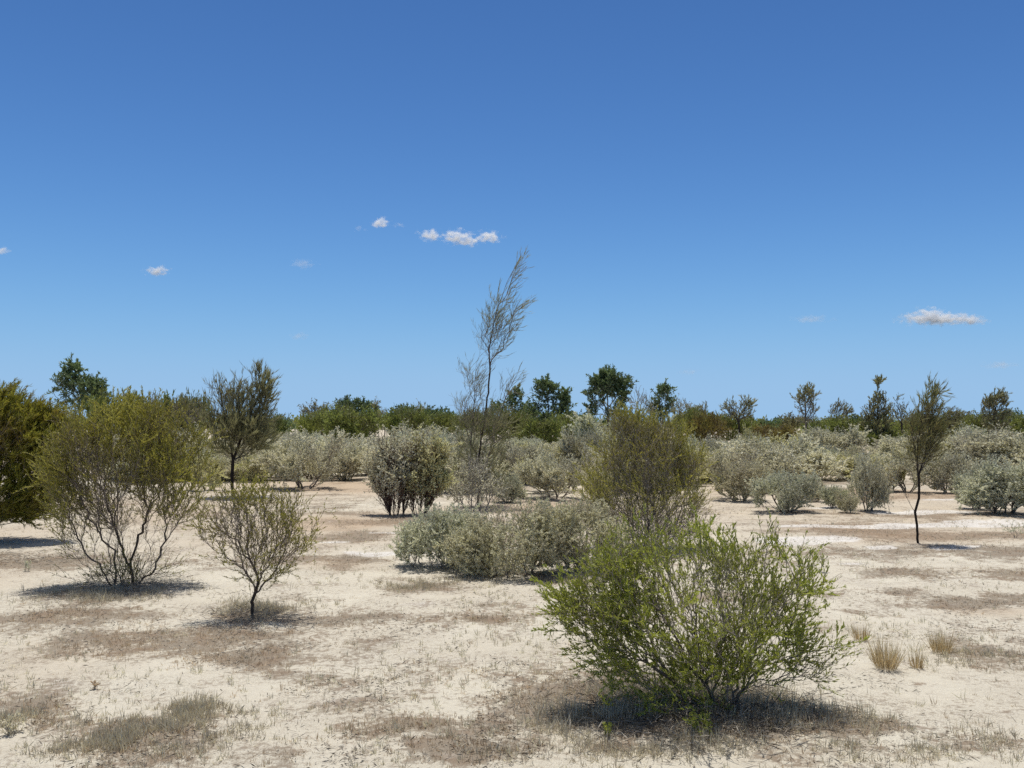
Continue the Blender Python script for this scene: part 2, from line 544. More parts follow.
def ground_material():
    m, N, L = new_mat('sandy_ground')
    out = N.new('ShaderNodeOutputMaterial')
    geo = N.new('ShaderNodeNewGeometry')

    def attr(nm):
        a = N.new('ShaderNodeAttribute'); a.attribute_name = nm; return a.outputs['Fac']

    def noise(scale, detail=5, rough=.6, dist=0.0):
        n = N.new('ShaderNodeTexNoise'); n.inputs['Scale'].default_value = scale
        n.inputs['Detail'].default_value = detail; n.inputs['Roughness'].default_value = rough
        n.inputs['Distortion'].default_value = dist
        L.new(geo.outputs['Position'], n.inputs['Vector']); return n.outputs['Fac']

    def maprange(s, a, b, c=0.0, d=1.0):
        r = N.new('ShaderNodeMapRange'); r.inputs[1].default_value = a; r.inputs[2].default_value = b
        r.inputs[3].default_value = c; r.inputs[4].default_value = d
        L.new(s, r.inputs[0]); return r.outputs[0]

    def math_(op, a, b):
        n = N.new('ShaderNodeMath'); n.operation = op; n.use_clamp = False
        for k, v in enumerate((a, b)):
            if isinstance(v, (int, float)):
                n.inputs[k].default_value = v
            else:
                L.new(v, n.inputs[k])
        return n.outputs[0]

    def mix(fac, a, b):
        n = N.new('ShaderNodeMix'); n.data_type = 'RGBA'
        if isinstance(fac, (int, float)):
            n.inputs[0].default_value = fac
        else:
            L.new(fac, n.inputs[0])
        for k, v in ((6, a), (7, b)):
            if isinstance(v, tuple):
                n.inputs[k].default_value = (*v, 1)
            else:
                L.new(v, n.inputs[k])
        return n.outputs[2]

    n_big, n_mid, n_fine, n_grit = noise(.7), noise(4.5, 6), noise(22, 6, .7, .4), noise(120, 4, .7)
    n_pat = noise(1.6, 7, .62, .3)
    sand = mix(maprange(n_big, .35, .65), (.585, .535, .435), (.67, .63, .525))
    sand = mix(maprange(n_mid, .3, .7, 0, .7), sand, (.60, .55, .455))
    sand = mix(maprange(attr('tan'), .2, .85, 0, .8), sand, (.46, .35, .245))
    wh = math_('ADD', attr('white'), math_('MULTIPLY', math_('SUBTRACT', n_pat, .5), 2.0))
    wh = math_('ADD', wh, math_('MULTIPLY', math_('SUBTRACT', n_mid, .5), 1.2))
    sand = mix(maprange(wh, .25, .75, 0, .95), sand, (.73, .70, .65))
    # litter: broken up by finer noise so that its edge frays
    lit = math_('ADD', attr('litter'), math_('MULTIPLY', math_('SUBTRACT', n_pat, .5), 1.5))
    lit = math_('ADD', lit, math_('MULTIPLY', math_('SUBTRACT', n_mid, .5), 1.2))
    lit = math_('ADD', lit, math_('MULTIPLY', math_('SUBTRACT', n_fine, .5), 2.4))
    litf = maprange(lit, .28, .70, 0, .95)
    litf = math_('MULTIPLY', litf, maprange(wh, .35, .8, 1, .15))
    litc = mix(maprange(n_grit, .40, .60), (.17, .132, .095), (.38, .318, .24))
    litc = mix(maprange(n_pat, .40, .60, 0, .65), litc, (.29, .252, .20))
    litc = mix(maprange(n_mid, .50, .64, 0, .5), litc, (.24, .155, .10))
    litc = mix(maprange(attr('tan'), .3, .9, 0, .6), litc, (.32, .225, .15))
    col = mix(litf, sand, litc)
    # specks of plant debris everywhere
    spk = maprange(n_grit, .51, .61, 0, .75)
    spk = math_('MULTIPLY', spk, maprange(n_pat, .42, .56, .15, 1))
    col = mix(spk, col, (.24, .20, .155))
    fin = maprange(n_fine, .50, .64, 0, .7)
    fin = math_('MULTIPLY', fin, maprange(n_pat, .40, .58, .2, 1))
    col = mix(fin, col, (.34, .285, .22))
    pr = N.new('ShaderNodeBsdfPrincipled'); pr.inputs['Roughness'].default_value = 1.0
    pr.inputs['Specular IOR Level'].default_value = .05
    L.new(col, pr.inputs['Base Color'])
    h = math_('ADD', math_('MULTIPLY', n_fine, .6), math_('MULTIPLY', n_grit, .35))
    h = math_('ADD', h, math_('MULTIPLY', n_mid, 1.2))
    bp = N.new('ShaderNodeBump'); bp.inputs['Strength'].default_value = .8; bp.inputs['Distance'].default_value = .03
    L.new(h, bp.inputs['Height']); L.new(bp.outputs[0], pr.inputs['Normal'])
    L.new(pr.outputs[0], out.inputs['Surface'])
    return m


gm = quad_mesh('ground', gv, gq, ground_material(), smooth=True)
for nm, fn in (('litter', litter_mask), ('white', white_mask), ('tan', tan_mask)):
    at = gm.attributes.new(nm, 'FLOAT', 'POINT')
    at.data.foreach_set('value', fn(X.ravel(), Y.ravel()).astype(np.float32))
g = link('ground', gm)
g['kind'] = 'structure'
g['label'] = 'pale sandy ground with brown litter patches and white salt streaks'; g['category'] = 'ground'

# --------------------------------------------------------------------------
# low ground cover (stuff): dry grass and small forbs nobody could count
# --------------------------------------------------------------------------
def tufts(rng, x, y, blades, hgt, wid, splay, hvar=.35, tint0=.5):
    n = len(x)
    nb = np.clip(rng.poisson(blades, n), 2, 40)
    idx = np.repeat(np.arange(n), nb)
    m = len(idx)
    sp = rng.uniform(.003, .02, m)
    an = rng.uniform(0, 2 * np.pi, m)
    bx = x[idx] + np.cos(an) * sp; by = y[idx] + np.sin(an) * sp
    pos = np.stack([bx, by, ground_z(bx, by) - .004], axis=1)
    th = np.abs(rng.normal(0, splay, m))
    a2 = rng.uniform(0, 2 * np.pi, m)
    d = np.stack([np.sin(th) * np.cos(a2), np.sin(th) * np.sin(a2), np.cos(th)], axis=1)
    hs = np.clip(1 + rng.normal(0, hvar, n), .35, 2.2)
    L = (hgt[idx] if isinstance(hgt, np.ndarray) else hgt) * hs[idx] * rng.uniform(.5, 1.15, m)
    W = wid * rng.uniform(.6, 1.4, m)
    tint = np.clip((tint0 if not isinstance(tint0, np.ndarray) else tint0[idx]) + rng.normal(0, .13, n)[idx] + rng.normal(0, .1, m), 0, 1)
    return leaf_arrays(pos, d, L, W, rng, tint, .35)


def scatter(rng, n, rmin, rmax, power=1.0):
    r = rmin * (rmax / rmin) ** (rng.uniform(0, 1, n) ** power)
    a = rng.uniform(-rad(44), rad(44), n)
    return r * np.sin(a), r * np.cos(a)


rng = np.random.default_rng(11)
x, y = scatter(rng, 150000, 2.6, 24)
lm = litter_mask(x, y)
pk = rng.uniform(0, 1, len(x)) < np.clip((lm - .25) * .9, .012, 1)
x, y, lm = x[pk], y[pk], lm[pk]
gr = fbm(x * .9, y * .9, 91, 3)
v, q, t = tufts(rng, x, y, 5, .022 + .022 * gr, .0030, .75, tint0=.40 + .35 * (gr - .5) * 2)
o = link('dry_grass', quad_mesh('dry_grass', v, q, M['dry'], t))
o['kind'] = 'stuff'; o['label'] = 'low dry grey brown grass growing in patches over the sand'; o['category'] = 'grass'

rng = np.random.default_rng(15)
x, y = scatter(rng, 260000, 2.6, 20)
lm = litter_mask(x, y)
n3 = fbm(x * 2.6, y * 2.6, 97, 4)
pk = rng.uniform(0, 1, len(x)) < np.clip((lm - .2) * .5 + (n3 - .52) * 1.4, .01, .75)
x, y = x[pk], y[pk]; m_ = len(x)
an = rng.uniform(0, 2 * np.pi, m_)
d = norm(np.stack([np.cos(an), np.sin(an), np.abs(rng.normal(.12, .3, m_))], axis=1))
pos = np.stack([x, y, ground_z(x, y) + rng.uniform(0, .008, m_)], axis=1)
v, q, t = leaf_arrays(pos, d, rng.uniform(.012, .05, m_), rng.uniform(.0025, .007, m_), rng, np.clip(rng.normal(.45, .25, m_), 0, 1))
o = link('ground_debris', quad_mesh('ground_debris', v, q, M['litter'], t))
o['kind'] = 'stuff'; o['label'] = 'scraps of dead grass and twig lying flat on the sand'; o['category'] = 'litter'

rng = np.random.default_rng(12)
x, y = scatter(rng, 24000, 2.6, 20)
f2 = fbm(x * 1.0 + 8, y * 1.0, 95, 4)
pk = rng.uniform(0, 1, len(x)) < np.clip((f2 - .38) * 2.2, 0.03, .8)
x, y = x[pk], y[pk]
v, q, t = tufts(rng, x, y, 6, .048, .0042, .62, tint0=.5)
o = link('small_forbs', quad_mesh('small_forbs', v, q, M['forb'], t))
o['kind'] = 'stuff'; o['label'] = 'tiny grey green forbs dotted thinly over the pale sand'; o['category'] = 'ground cover'

# denser, taller grey grass mats
rng = np.random.default_rng(13)
V, Q, T, off = [], [], [], 0
MATS = [(170, 730, 75, 20, 2800, .046), (190, 712, 55, 8, 800, .052), (12, 722, 28, 10, 500, .06), (120, 745, 50, 10, 700, .04),
        (620, 722, 70, 24, 1500, .075), (690, 708, 80, 24, 1500, .075), (790, 712, 55, 16, 700, .06), (650, 745, 80, 12, 500, .05),
        (450, 742, 60, 14, 900, .045), (255, 608, 55, 7, 1400, .055), (115, 595, 55, 9, 1500, .06), (420, 584, 40, 5, 700, .05),
        (900, 745, 110, 20, 900, .05), (980, 660, 60, 12, 500, .045), (545, 577, 80, 5, 900, .05)]
for px, py, hx, hy, n, h in MATS:
    d0 = ground_d(py); cx = (px - 512) / F * d0; rx = hx / F * d0
    near, far = ground_d(py + hy), ground_d(py - hy)
    qx = rng.normal(0, .62, n) * rx + cx; qy = rng.normal(0, .62, n) * (far - near) * .5 + (near + far) * .5
    pk = fbm(qx * 5, qy * 5, 77, 4) + rng.normal(0, .06, n) > .53
    v, q, t = tufts(rng, qx[pk], qy[pk], 6, h, .0036, .72, tint0=.42)
    V.append(v); Q.append(q + off); T.append(t); off += len(v)
o = link('grey_grass', quad_mesh('grey_grass', np.concatenate(V), np.concatenate(Q), M['forb'], np.concatenate(T)))
o['kind'] = 'stuff'; o['label'] = 'denser mats of short grey grass under the shrubs and at lower left'; o['category'] = 'grass'

# fallen twigs below the nearest shrubs
rng = np.random.default_rng(14)
V, Q, T, off = [], [], [], 0
for px, py, hx, hy, n in [(690, 712, 130, 42, 9000), (125, 592, 75, 16, 1800), (255, 613, 50, 9, 800), (30, 560, 110, 8, 900)]:
    d0 = ground_d(py); cx = (px - 512) / F * d0; rx = hx / F * d0
    near, far = ground_d(py + hy), ground_d(py - hy)
    qx = rng.normal(0, .45, n) * rx + cx; qy = rng.normal(0, .45, n) * (far - near) * .5 + (near + far) * .5
    pos = np.stack([qx, qy, ground_z(qx, qy) + rng.uniform(.0, .025, n)], axis=1)
    an = rng.uniform(0, 2 * np.pi, n); d = norm(np.stack([np.cos(an), np.sin(an), rng.normal(.1, .25, n)], axis=1))
    v, q, t = leaf_arrays(pos, d, rng.uniform(.03, .14, n), rng.uniform(.002, .006, n), rng, rng.uniform(0, 1, n))
    V.append(v); Q.append(q + off); T.append(t); off += len(v)
o = link('twig_litter', quad_mesh('twig_litter', np.concatenate(V), np.concatenate(Q), M['litter'], np.concatenate(T)))
o['kind'] = 'stuff'; o['label'] = 'fallen dead twigs lying on the sand beneath the near shrubs'; o['category'] = 'litter'


# --------------------------------------------------------------------------
# NEAR AND NAMED PLANTS (each with its own mesh)
# --------------------------------------------------------------------------
def plant(name, label, cat, base, pl, wood, leaves, rng, rtip, rexp, woodname='branches', leafname='foliage', group=None, rmax=1e9, shoots=None, twigs=None, **lk):
    if twigs:
        add_shoots(pl, rng, *twigs, along=.7, spread=.75, up=.35, bare=True)
    if shoots:
        add_shoots(pl, rng, *shoots[:3], along=lk.get('along', .8), spread=max(.45, lk.get('spread', .5)), up=lk.get('up', .3), wind=lk.get('wind', (0, 0, 0)))
    root = thing(name, label, cat, base, group)
    link(woodname, wood_mesh(pl, woodname, M[wood], rtip, rexp, rmax), root)
    if leaves:
        link(leafname, foliage_mesh(pl, leafname, M[leaves], rng, **lk), root)
    return root


def ring(rng, n, r):
    a = rng.uniform(0, 2 * np.pi, n)
    return [(r * math.cos(t), r * math.sin(t), 0) for t in a]


# 1 foreground bush
rng = np.random.default_rng(101)
b = base_at(722, 709)
D = b[1]
tg = blobs(rng, b, D, [(690, 592, 104, 64), (606, 610, 52, 44), (618, 580, 48, 34), (776, 596, 56, 50), (730, 562, 64, 34), (652, 562, 58, 32),
                       (618, 650, 46, 36), (800, 650, 40, 36), (818, 608, 24, 24, 900), (574, 608, 26, 26, 1200), (766, 556, 28, 22, 700), (725, 640, 70, 40, 2600),
                       (700, 668, 46, 22, 1500), (745, 672, 40, 16, 700), (660, 694, 60, 24, 900), (705, 712, 34, 22, 700), (650, 718, 80, 13, 420), (745, 708, 66, 13, 300), (830, 622, 16, 34, 350)],
           3800, .62, .95, .025)
tg = clumpy(tg, 4.2, .486, 1)
pl = grow(rng, tg, bf=.55, seg=.03, curve=.45, up=.14, jitter=.006, back=.45, roots=ring(rng, 6, .045))
plant('green_shrub', 'big bright green bushy shrub with grey stems filling the right foreground', 'shrub', b, pl, 'greywood', 'green', rng,
      .0013, .345, twigs=(8, .15, .9), shoots=(11, .13, .32), per_m=168, L=.023, W=.0064, reach=.12, along=.9, spread=.6, up=.25, clump=3.0)

# 2 olive shrub just behind it
rng = np.random.default_rng(102)
b = base_at(650, 548)
D = b[1]
tg = blobs(rng, b, D, [(640, 455, 46, 34), (632, 432, 28, 18), (662, 442, 28, 20), (612, 482, 32, 32), (682, 482, 28, 34), (648, 500, 56, 34), (624, 426, 14, 8, 200), (692, 470, 16, 22), (648, 520, 56, 28), (602, 512, 26, 24), (696, 510, 24, 30), (648, 540, 56, 16)],
           3000, .6, 1.0, .08)
tg = clumpy(tg, 2.4, .46, 2)
pl = grow(rng, tg, bf=.6, seg=.06, curve=.4, up=.12, jitter=.012, back=.35, roots=ring(rng, 9, .08))
plant('olive_shrub', 'olive shrub with mauve grey bare lower twigs right behind the green foreground bush', 'shrub', b, pl, 'greywood', 'olive', rng,
      .0019, .33, twigs=(16, .24, 1.8), shoots=(15, .19, .6), per_m=115, L=.036, W=.0066, reach=.26, along=.8, spread=.5, up=.3, clump=1.6,
      keep=lambda p_: np.clip((p_[:, 2] - .35) / .7, .12, 1.2))

# 3 left shrub
rng = np.random.default_rng(103)
b = base_at(126, 584)
D = b[1]
tg = blobs(rng, b, D, [(128, 452, 62, 42), (80, 470, 42, 40), (165, 462, 48, 46), (120, 425, 50, 24), (160, 425, 34, 22), (92, 440, 34, 26), (192, 445, 22, 28),
                       (100, 512, 46, 34), (165, 515, 42, 38), (70, 500, 26, 26), (130, 500, 50, 40), (110, 414, 12, 10, 140), (148, 412, 8, 9, 90), (128, 412, 6, 8, 60), (125, 530, 60, 30), (85, 535, 24, 20), (175, 530, 24, 26), (60, 480, 18, 22), (125, 555, 56, 20), (85, 548, 26, 20), (172, 548, 26, 22), (72, 455, 24, 30), (127, 572, 58, 12, 1600)],
           3900, .6, 1.0, .04)
tg = clumpy(tg, 2.6, .44, 9)
pl = grow(rng, tg, bf=.62, seg=.05, curve=.4, up=.10, jitter=.010, back=.35, roots=ring(rng, 11, .10))
plant('olive_shrub', 'large olive green shrub with dark base stems on the left, over the small sparse one', 'shrub', b, pl, 'brownwood', 'olive', rng,
      .0015, .34, twigs=(24, .2, 2.2), shoots=(16, .16, .55), per_m=135, L=.027, W=.0066, reach=.2, along=.8, spread=.55, up=.3, clump=2.0,
      keep=lambda p_: np.clip((p_[:, 2] - .3) / .7, .14, 1.2))

# 4 small sparse shrub
rng = np.random.default_rng(104)
b = base_at(253, 616)
D = b[1]
tg = blobs(rng, b, D, [(252, 522, 52, 34), (220, 530, 32, 34), (285, 525, 36, 32), (312, 520, 20, 14, 260), (250, 496, 36, 16), (205, 535, 16, 20, 200), (258, 550, 44, 24),
                       (300, 545, 22, 18, 200), (327, 512, 8, 8, 40), (240, 490, 14, 6, 60), (272, 492, 12, 6, 60), (225, 560, 24, 18), (282, 560, 24, 16), (253, 580, 34, 12, 500)],
           1300, .6, 1.0, .12)
tg = clumpy(tg, 4.0, .46, 4)
pl = grow(rng, tg, bf=.5, seg=.04, curve=.4, up=.10, jitter=.009, back=.4, roots=[(0, 0, 0)],
          skeleton=[[(-.005, 0, .0), (-.008, 0, .06), (-.02, 0, .12)]])
plant('olive_shrub', 'small sparse see-through shrub on one short dark stem at left', 'shrub', b, pl, 'brownwood', 'olive', rng,
      .0014, .37, twigs=(20, .13, 1.2), shoots=(15, .115, .36), per_m=95, L=.022, W=.0062, reach=.14, along=.75, spread=.55, up=.3, clump=3.0)

# 5 dark broom wattle on the left edge
rng = np.random.default_rng(105)
b = base_at(-22, 541)
D = b[1]
tg = blobs(rng, b, D, [(-20, 445, 66, 50), (20, 440, 44, 42), (38, 440, 32, 32), (8, 410, 36, 18), (-50, 435, 50, 46), (34, 480, 30, 28), (-10, 490, 60, 34), (52, 424, 16, 16, 300),
                       (16, 500, 36, 22), (-70, 480, 40, 40), (0, 396, 18, 12, 200), (10, 515, 40, 14), (60, 436, 20, 26, 420), (48, 462, 24, 26, 400)],
           2300, .6, 1.0, .12)
tg = clumpy(tg, 1.6, .44, 5)
pl = grow(rng, tg, bf=.7, seg=.07, curve=.35, up=.1, jitter=.008, back=.4, roots=ring(rng, 6, .08))
plant('broom_wattle', 'dense dark olive broom-like wattle cut by the left edge', 'shrub', b, pl, 'brownwood', 'broom', rng,
      .0026, .38, shoots=(26, .13, .7), per_m=215, L=.06, W=.0075, reach=.4, along=.9, spread=.62, up=.12, wind=(.28, 0, 0), clump=1.4)

# 6 the mound in the middle: three saltbushes grown into one another
for seed, bx, by, lab, specs, n, leaf, wood, L in [
    (106, 432, 566, 'silvery blue saltbush at the left end of the central mound', [(432, 538, 36, 26), (412, 545, 18, 20), (460, 536, 32, 28), (440, 520, 24, 12), (402, 557, 10, 10), (470, 555, 26, 18)], 900, 'blue', 'greywood', .017),
    (107, 512, 574, 'wide tan green saltbush mound left of the foreground bush', [(515, 535, 56, 34), (480, 545, 40, 28), (545, 530, 38, 30), (530, 512, 36, 14), (495, 560, 50, 14), (470, 562, 26, 12), (540, 560, 40, 16)], 1500, 'tan', 'greywood', .016),
    (108, 582, 570, 'grey green saltbush at the right end of the central mound behind green foliage', [(580, 530, 40, 30), (600, 540, 30, 28), (560, 545, 34, 26), (585, 512, 26, 12), (575, 558, 34, 14)], 900, 'tan', 'greywood', .016)]:
    rng = np.random.default_rng(seed)
    b = base_at(bx, by); D = b[1]
    tg = clumpy(blobs(rng, b, D, specs, int(n * 1.6), .55, 1.0, .015), 3.2, .42, seed)
    pl = grow(rng, tg, bf=.4, seg=.05, curve=.35, up=.1, jitter=.008, back=.6, roots=ring(rng, 9, .18))
    plant('saltbush', lab, 'shrub', b, pl, wood, leaf, rng, .0016, .34, shoots=(18, .085, .35), per_m=260, L=L * 1.25, W=L * .66, reach=.15, along=.4, spread=.9, up=.25, clump=2.5, group='saltbushes of the sand flat')

# 7 saltbush with dark red stems, two clumps
for seed, bx, by, lab, specs, n, leaf in [
    (109, 397, 514, 'saltbush on bare dark red stems standing alone left of centre', [(390, 456, 26, 22), (370, 470, 10, 14, 120), (400, 478, 28, 20), (380, 472, 14, 20), (412, 455, 18, 18), (383, 440, 8, 9, 60), (396, 445, 12, 10), (374, 486, 9, 12, 90), (395, 492, 14, 10, 20)], 600, 'silver'),
    (110, 420, 514, 'olive grey saltbush leaning right out of the red stemmed one', [(428, 460, 24, 22), (440, 452, 16, 16), (422, 480, 24, 22), (440, 480, 16, 22), (418, 440, 12, 7), (435, 437, 10, 6, 60), (445, 447, 8, 8, 60), (436, 492, 12, 10, 30)], 600, 'greyolive')]:
    rng = np.random.default_rng(seed)
    b = base_at(bx, by); D = b[1]
    tg = clumpy(blobs(rng, b, D, specs, int(n * .42), .7, .9, .14), 3.0, .47, seed)
    tg = tg[np.hypot(tg[:, 0], tg[:, 1]) < .06 + .78 * tg[:, 2]]
    pl = grow(rng, tg, bf=1.0, seg=.08, curve=.4, up=.1, jitter=.01, back=.4, roots=ring(rng, 8, .11))
    plant('saltbush', lab, 'shrub', b, pl, 'redwood', leaf, rng, .0032, .36, twigs=(4, .2, 1.0), shoots=(9, .19, .42), keep=lambda p_: np.clip((p_[:, 2] - .3) / .5, .15, 1.0), per_m=120, L=.040, W=.023, reach=.26, along=.4, spread=.9, up=.25, clump=1.6, group='saltbushes of the sand flat')

# 9 tall thin she-oak in the middle
rng = np.random.default_rng(111)
b = base_at(478, 506); D = b[1]
def L_(pts, off=0.0):
    return [P(px, py, D) - b + np.array([0, off, 0]) for px, py in pts]
sk = [[(0, 0, 0)] + L_([(479, 486), (479, 457), (482, 434), (486, 409), (490, 371), (489, 349), (496, 314), (507, 282), (520, 258)]),
      L_([(479, 457), (471, 444), (473, 415), (475, 391), (476, 368)], .0),
      L_([(480, 448), (492, 436), (500, 415), (508, 392), (518, 372)], .05),
      L_([(482, 434), (468, 425), (460, 410)], -.1)]
def stream(p0, p1, n, w):
    p0, p1 = P(*p0, D) - b, P(*p1, D) - b
    t = rng.uniform(.1, 1.0, (n, 1))
    return p0 * (1 - t) + p1 * t + rng.normal(0, w * D / F, (n, 3)) * np.array([1, 1.3, .6])
tg = np.concatenate([stream((489, 349), (521, 258), 110, 2.5), stream((487, 355), (496, 296), 80, 2.5), stream((491, 345), (523, 303), 90, 3), stream((490, 360), (515, 325), 80, 3),
                     stream((482, 345), (490, 312), 50, 2.5), stream((476, 400), (466, 370), 60, 3.5), stream((476, 392), (482, 366), 60, 3.5), stream((506, 400), (516, 373), 36, 3),
                     stream((472, 425), (462, 400), 40, 4), stream((485, 400), (474, 384), 30, 3), stream((500, 420), (503, 386), 24, 3), stream((490, 362), (480, 334), 40, 3),
                     blobs(rng, b, D, [(479, 422, 24, 18), (465, 418, 11, 16), (495, 426, 17, 16), (480, 452, 26, 22), (470, 475, 20, 20), (488, 478, 18, 18)], 900, .6, 1.0)])
pl = grow(rng, tg, bf=.25, seg=.10, curve=.45, up=.25, jitter=.012, back=1.2, skeleton=sk)
plant('she_oak', 'tallest tree, thin and windswept with wispy needles, in the middle of the scrub', 'tree', b, pl, 'brownwood', 'sheoak', rng,
      .0022, .40, 'trunk', 'crown', rmax=.03, shoots=(5.2, .2, .5), per_m=46, L=.12, W=.006, reach=.4, along=1.0, spread=.28, up=.35, wind=(.30, 0, 0), clump=.7)

# dead-looking grey bush at its foot
rng = np.random.default_rng(112)
b = base_at(476, 511); D = b[1]
tg = blobs(rng, b, D, [(472, 482, 22, 24), (490, 490, 18, 18), (460, 492, 14, 18), (476, 468, 16, 12)], 520, .6, 1.0, .04)
pl = grow(rng, tg, bf=.5, seg=.08, curve=.3, up=.1, jitter=.012, roots=ring(rng, 8, .16))
plant('dead_saltbush', 'half dead grey twiggy bush around the foot of the tallest tree', 'shrub', b, pl, 'deadwood', 'silver', rng,
      .003, .34, shoots=(10, .15, .5), per_m=26, L=.034, W=.017, reach=.22, along=.4, spread=.9, up=.2, clump=1.5)

# 11 slim sapling on the right
rng = np.random.default_rng(113)
b = base_at(918, 544); D = b[1]
sk = [[(0, 0, 0)] + L_([(917, 525), (915, 512), (919, 498), (919, 480), (917, 460), (918, 440), (922, 415), (930, 385)]),
      L_([(915, 512), (908, 499), (904, 487)], .02), L_([(919, 475), (927, 455), (932, 430)], .05), L_([(917, 460), (911, 440), (910, 420)], -.05)]
tg = np.concatenate([blobs(rng, b, D, [(928, 418, 11, 20), (921, 436, 15, 20), (924, 458, 14, 12, 160), (932, 402, 7, 13), (935, 434, 10, 14), (925, 450, 14, 10), (911, 424, 5, 12, 50), (938, 394, 4, 6, 30)], 620, .65, 1.0),
                     stream((908, 499), (903, 486), 8, 1.5), stream((915, 470), (905, 450), 20, 4)])
pl = grow(rng, tg, bf=.3, seg=.05, curve=.4, up=.25, jitter=.006, back=1.1, skeleton=sk)
plant('sapling_tree', 'slim young tree on a bare thin trunk standing alone on the right sand flat', 'tree', b, pl, 'darkwood', 'sapling', rng,
      .0017, .38, 'trunk', 'crown', rmax=.026, shoots=(13, .13, .4), per_m=120, L=.07, W=.0055, reach=.24, along=1.0, spread=.35, up=.35, wind=(.2, 0, 0), clump=1.4,
      keep=lambda p_: np.clip((p_[:, 2] - .75) / .35, 0, 1.2))

# 21 dark multi-stemmed tree behind the left shrub
rng = np.random.default_rng(114)
b = base_at(233, 496); D = b[1]
sk = [[(0, 0, 0)] + L_([(232, 480), (233, 460), (230, 440), (224, 415), (219, 385)]),
      L_([(233, 462), (240, 440), (250, 415), (260, 390), (265, 378)], .05), L_([(231, 445), (238, 410), (243, 380)], -.1), L_([(240, 440), (258, 425), (272, 408)], .2)]
tg = blobs(rng, b, D, [(222, 406, 12, 20), (240, 404, 14, 26), (260, 396, 12, 20), (266, 388, 5, 12), (256, 416, 16, 17), (215, 424, 9, 14), (243, 426, 28, 20), (216, 390, 5, 10), (259, 376, 8, 5, 40),
                       (230, 440, 20, 14, 330), (254, 438, 20, 14, 330), (243, 450, 20, 8, 100)], 1000, .65, 1.1)
pl = grow(rng, tg, bf=.3, seg=.1, curve=.4, up=.25, jitter=.012, back=1.0, skeleton=sk)
plant('she_oak', 'dark many-stemmed needle-leaved tree behind the left olive shrub', 'tree', b, pl, 'darkwood', 'sheoak', rng,
      .0032, .40, 'trunk', 'crown', rmax=.06, shoots=(10, .2, .7), per_m=100, L=.13, W=.0105, reach=.45, along=1.0, spread=.35, up=.4, wind=(.12, 0, 0), clump=.9)

# dry tussocks on the right foreground
for k, (px, py, w, h, nb, lab) in enumerate([
        (886, 668, 20, 34, 330, 'largest straw coloured grass tussock on the right foreground sand'),
        (917, 667, 11, 20, 150, 'smallest straw tussock, low beside the largest one'),
        (941, 652, 17, 26, 240, 'straw tussock on the far right of the tussock group'),
        (861, 640, 13, 20, 150, 'faded straw tussock touching the right tips of the green foreground bush')]):
    rng = np.random.default_rng(150 + k)
    b = base_at(px, py); s = b[1] / F
    n = nb
    an = rng.uniform(0, 2 * np.pi, n); rr = rng.uniform(0, 1, n) ** .5 * w * s * .45
    pos = np.stack([np.cos(an) * rr, np.sin(an) * rr, np.zeros(n) - .004], axis=1)
    th = np.abs(rng.normal(.18, .28, n))
    d = norm(np.stack([np.cos(an) * np.sin(th), np.sin(an) * np.sin(th), np.cos(th)], axis=1))
    v, q, t = leaf_arrays(pos, d, h * s * rng.uniform(.4, 1.1, n), np.full(n, .0036), rng, np.clip(rng.normal(.5, .25, n), 0, 1), .3)
    o = link('grass_tussock', quad_mesh('grass_tussock', v, q, M['straw'], t))
    o.location = [float(c) for c in b]
    o['label'] = lab; o['category'] = 'grass tussock'; o['group'] = 'dry tussocks on the right foreground'

# small herbs on the sand
for k, (px, py, h, w, lab, leaf) in enumerate([
        (821, 572, 26, 12, 'small upright weed alone on the sand right of the green bush', 'silver'),
        (27, 571, 13, 9, 'tiny pale green herb on the sand beside the left edge shadow', 'blue'),
        (10, 734, 22, 24, 'grey green forb clump in the bottom left corner', 'forb'),
        (1016, 538, 17, 26, 'low grey saltbush seedling cut by the right edge', 'blue'),
        (608, 735, 14, 10, 'green suckering shoot in the shade left of the foreground bush base', 'green'),
        (700, 735, 22, 30, 'low bright green seedling in front of the foreground bush base', 'green'),
        (95, 690, 10, 7, 'single dry curled herb on the bare sand at lower left', 'dry')]):
    rng = np.random.default_rng(170 + k)
    b = base_at(px, py); D = b[1]
    tg = blobs(rng, b, D, [(px, py - h * .55, w * .6, h * .5)], 46 if w > 10 else 22, .6, 1.0, .015)
    pl = grow(rng, tg, bf=.5, seg=.03, curve=.3, up=.1, jitter=.003, roots=ring(rng, 3, .01))
    plant('small_herb', lab, 'plant', b, pl, 'greywood', leaf, rng, .0012, .35, 'stem', 'foliage', per_m=260, L=.017, W=.006, reach=.1, along=.5, spread=.8, up=.3, clump=3)


# --------------------------------------------------------------------------
# MIDDLE DISTANCE: saltbush prototypes, then copies
# --------------------------------------------------------------------------
def proto_saltbush(seed, leaf, h=1.2, r=.8, n=1900, bare=.0, lobes=10, per_m=130, wood='greywood', L=.04):
    rng = np.random.default_rng(seed)
    pts = [ellip(rng, int(n * .35), (0, 0, h * .42), (r * .85, r * .85, h * .42), .5)]
    for k in range(lobes):
        a = 2 * np.pi * k / lobes + rng.uniform(-.4, .4); q = r * rng.uniform(.3, .95)
        zc = h * rng.uniform(.22 + bare * .5, .78)
        pts.append(ellip(rng, int(n * .7 / lobes), (q * math.cos(a), q * math.sin(a), zc), (r * rng.uniform(.18, .42), r * rng.uniform(.18, .42), h * rng.uniform(.14, .32)), .5))
    tg = np.concatenate(pts); tg = tg[tg[:, 2] > h * (.02 + bare * .3)]
    tg = clumpy(tg, 2.6, .47, seed)
    pl = grow(rng, tg, bf=.45, seg=.09, curve=.35, up=.1, jitter=.012, roots=ring(rng, 8, r * .18))
    return pl, rng, leaf, wood, per_m, L


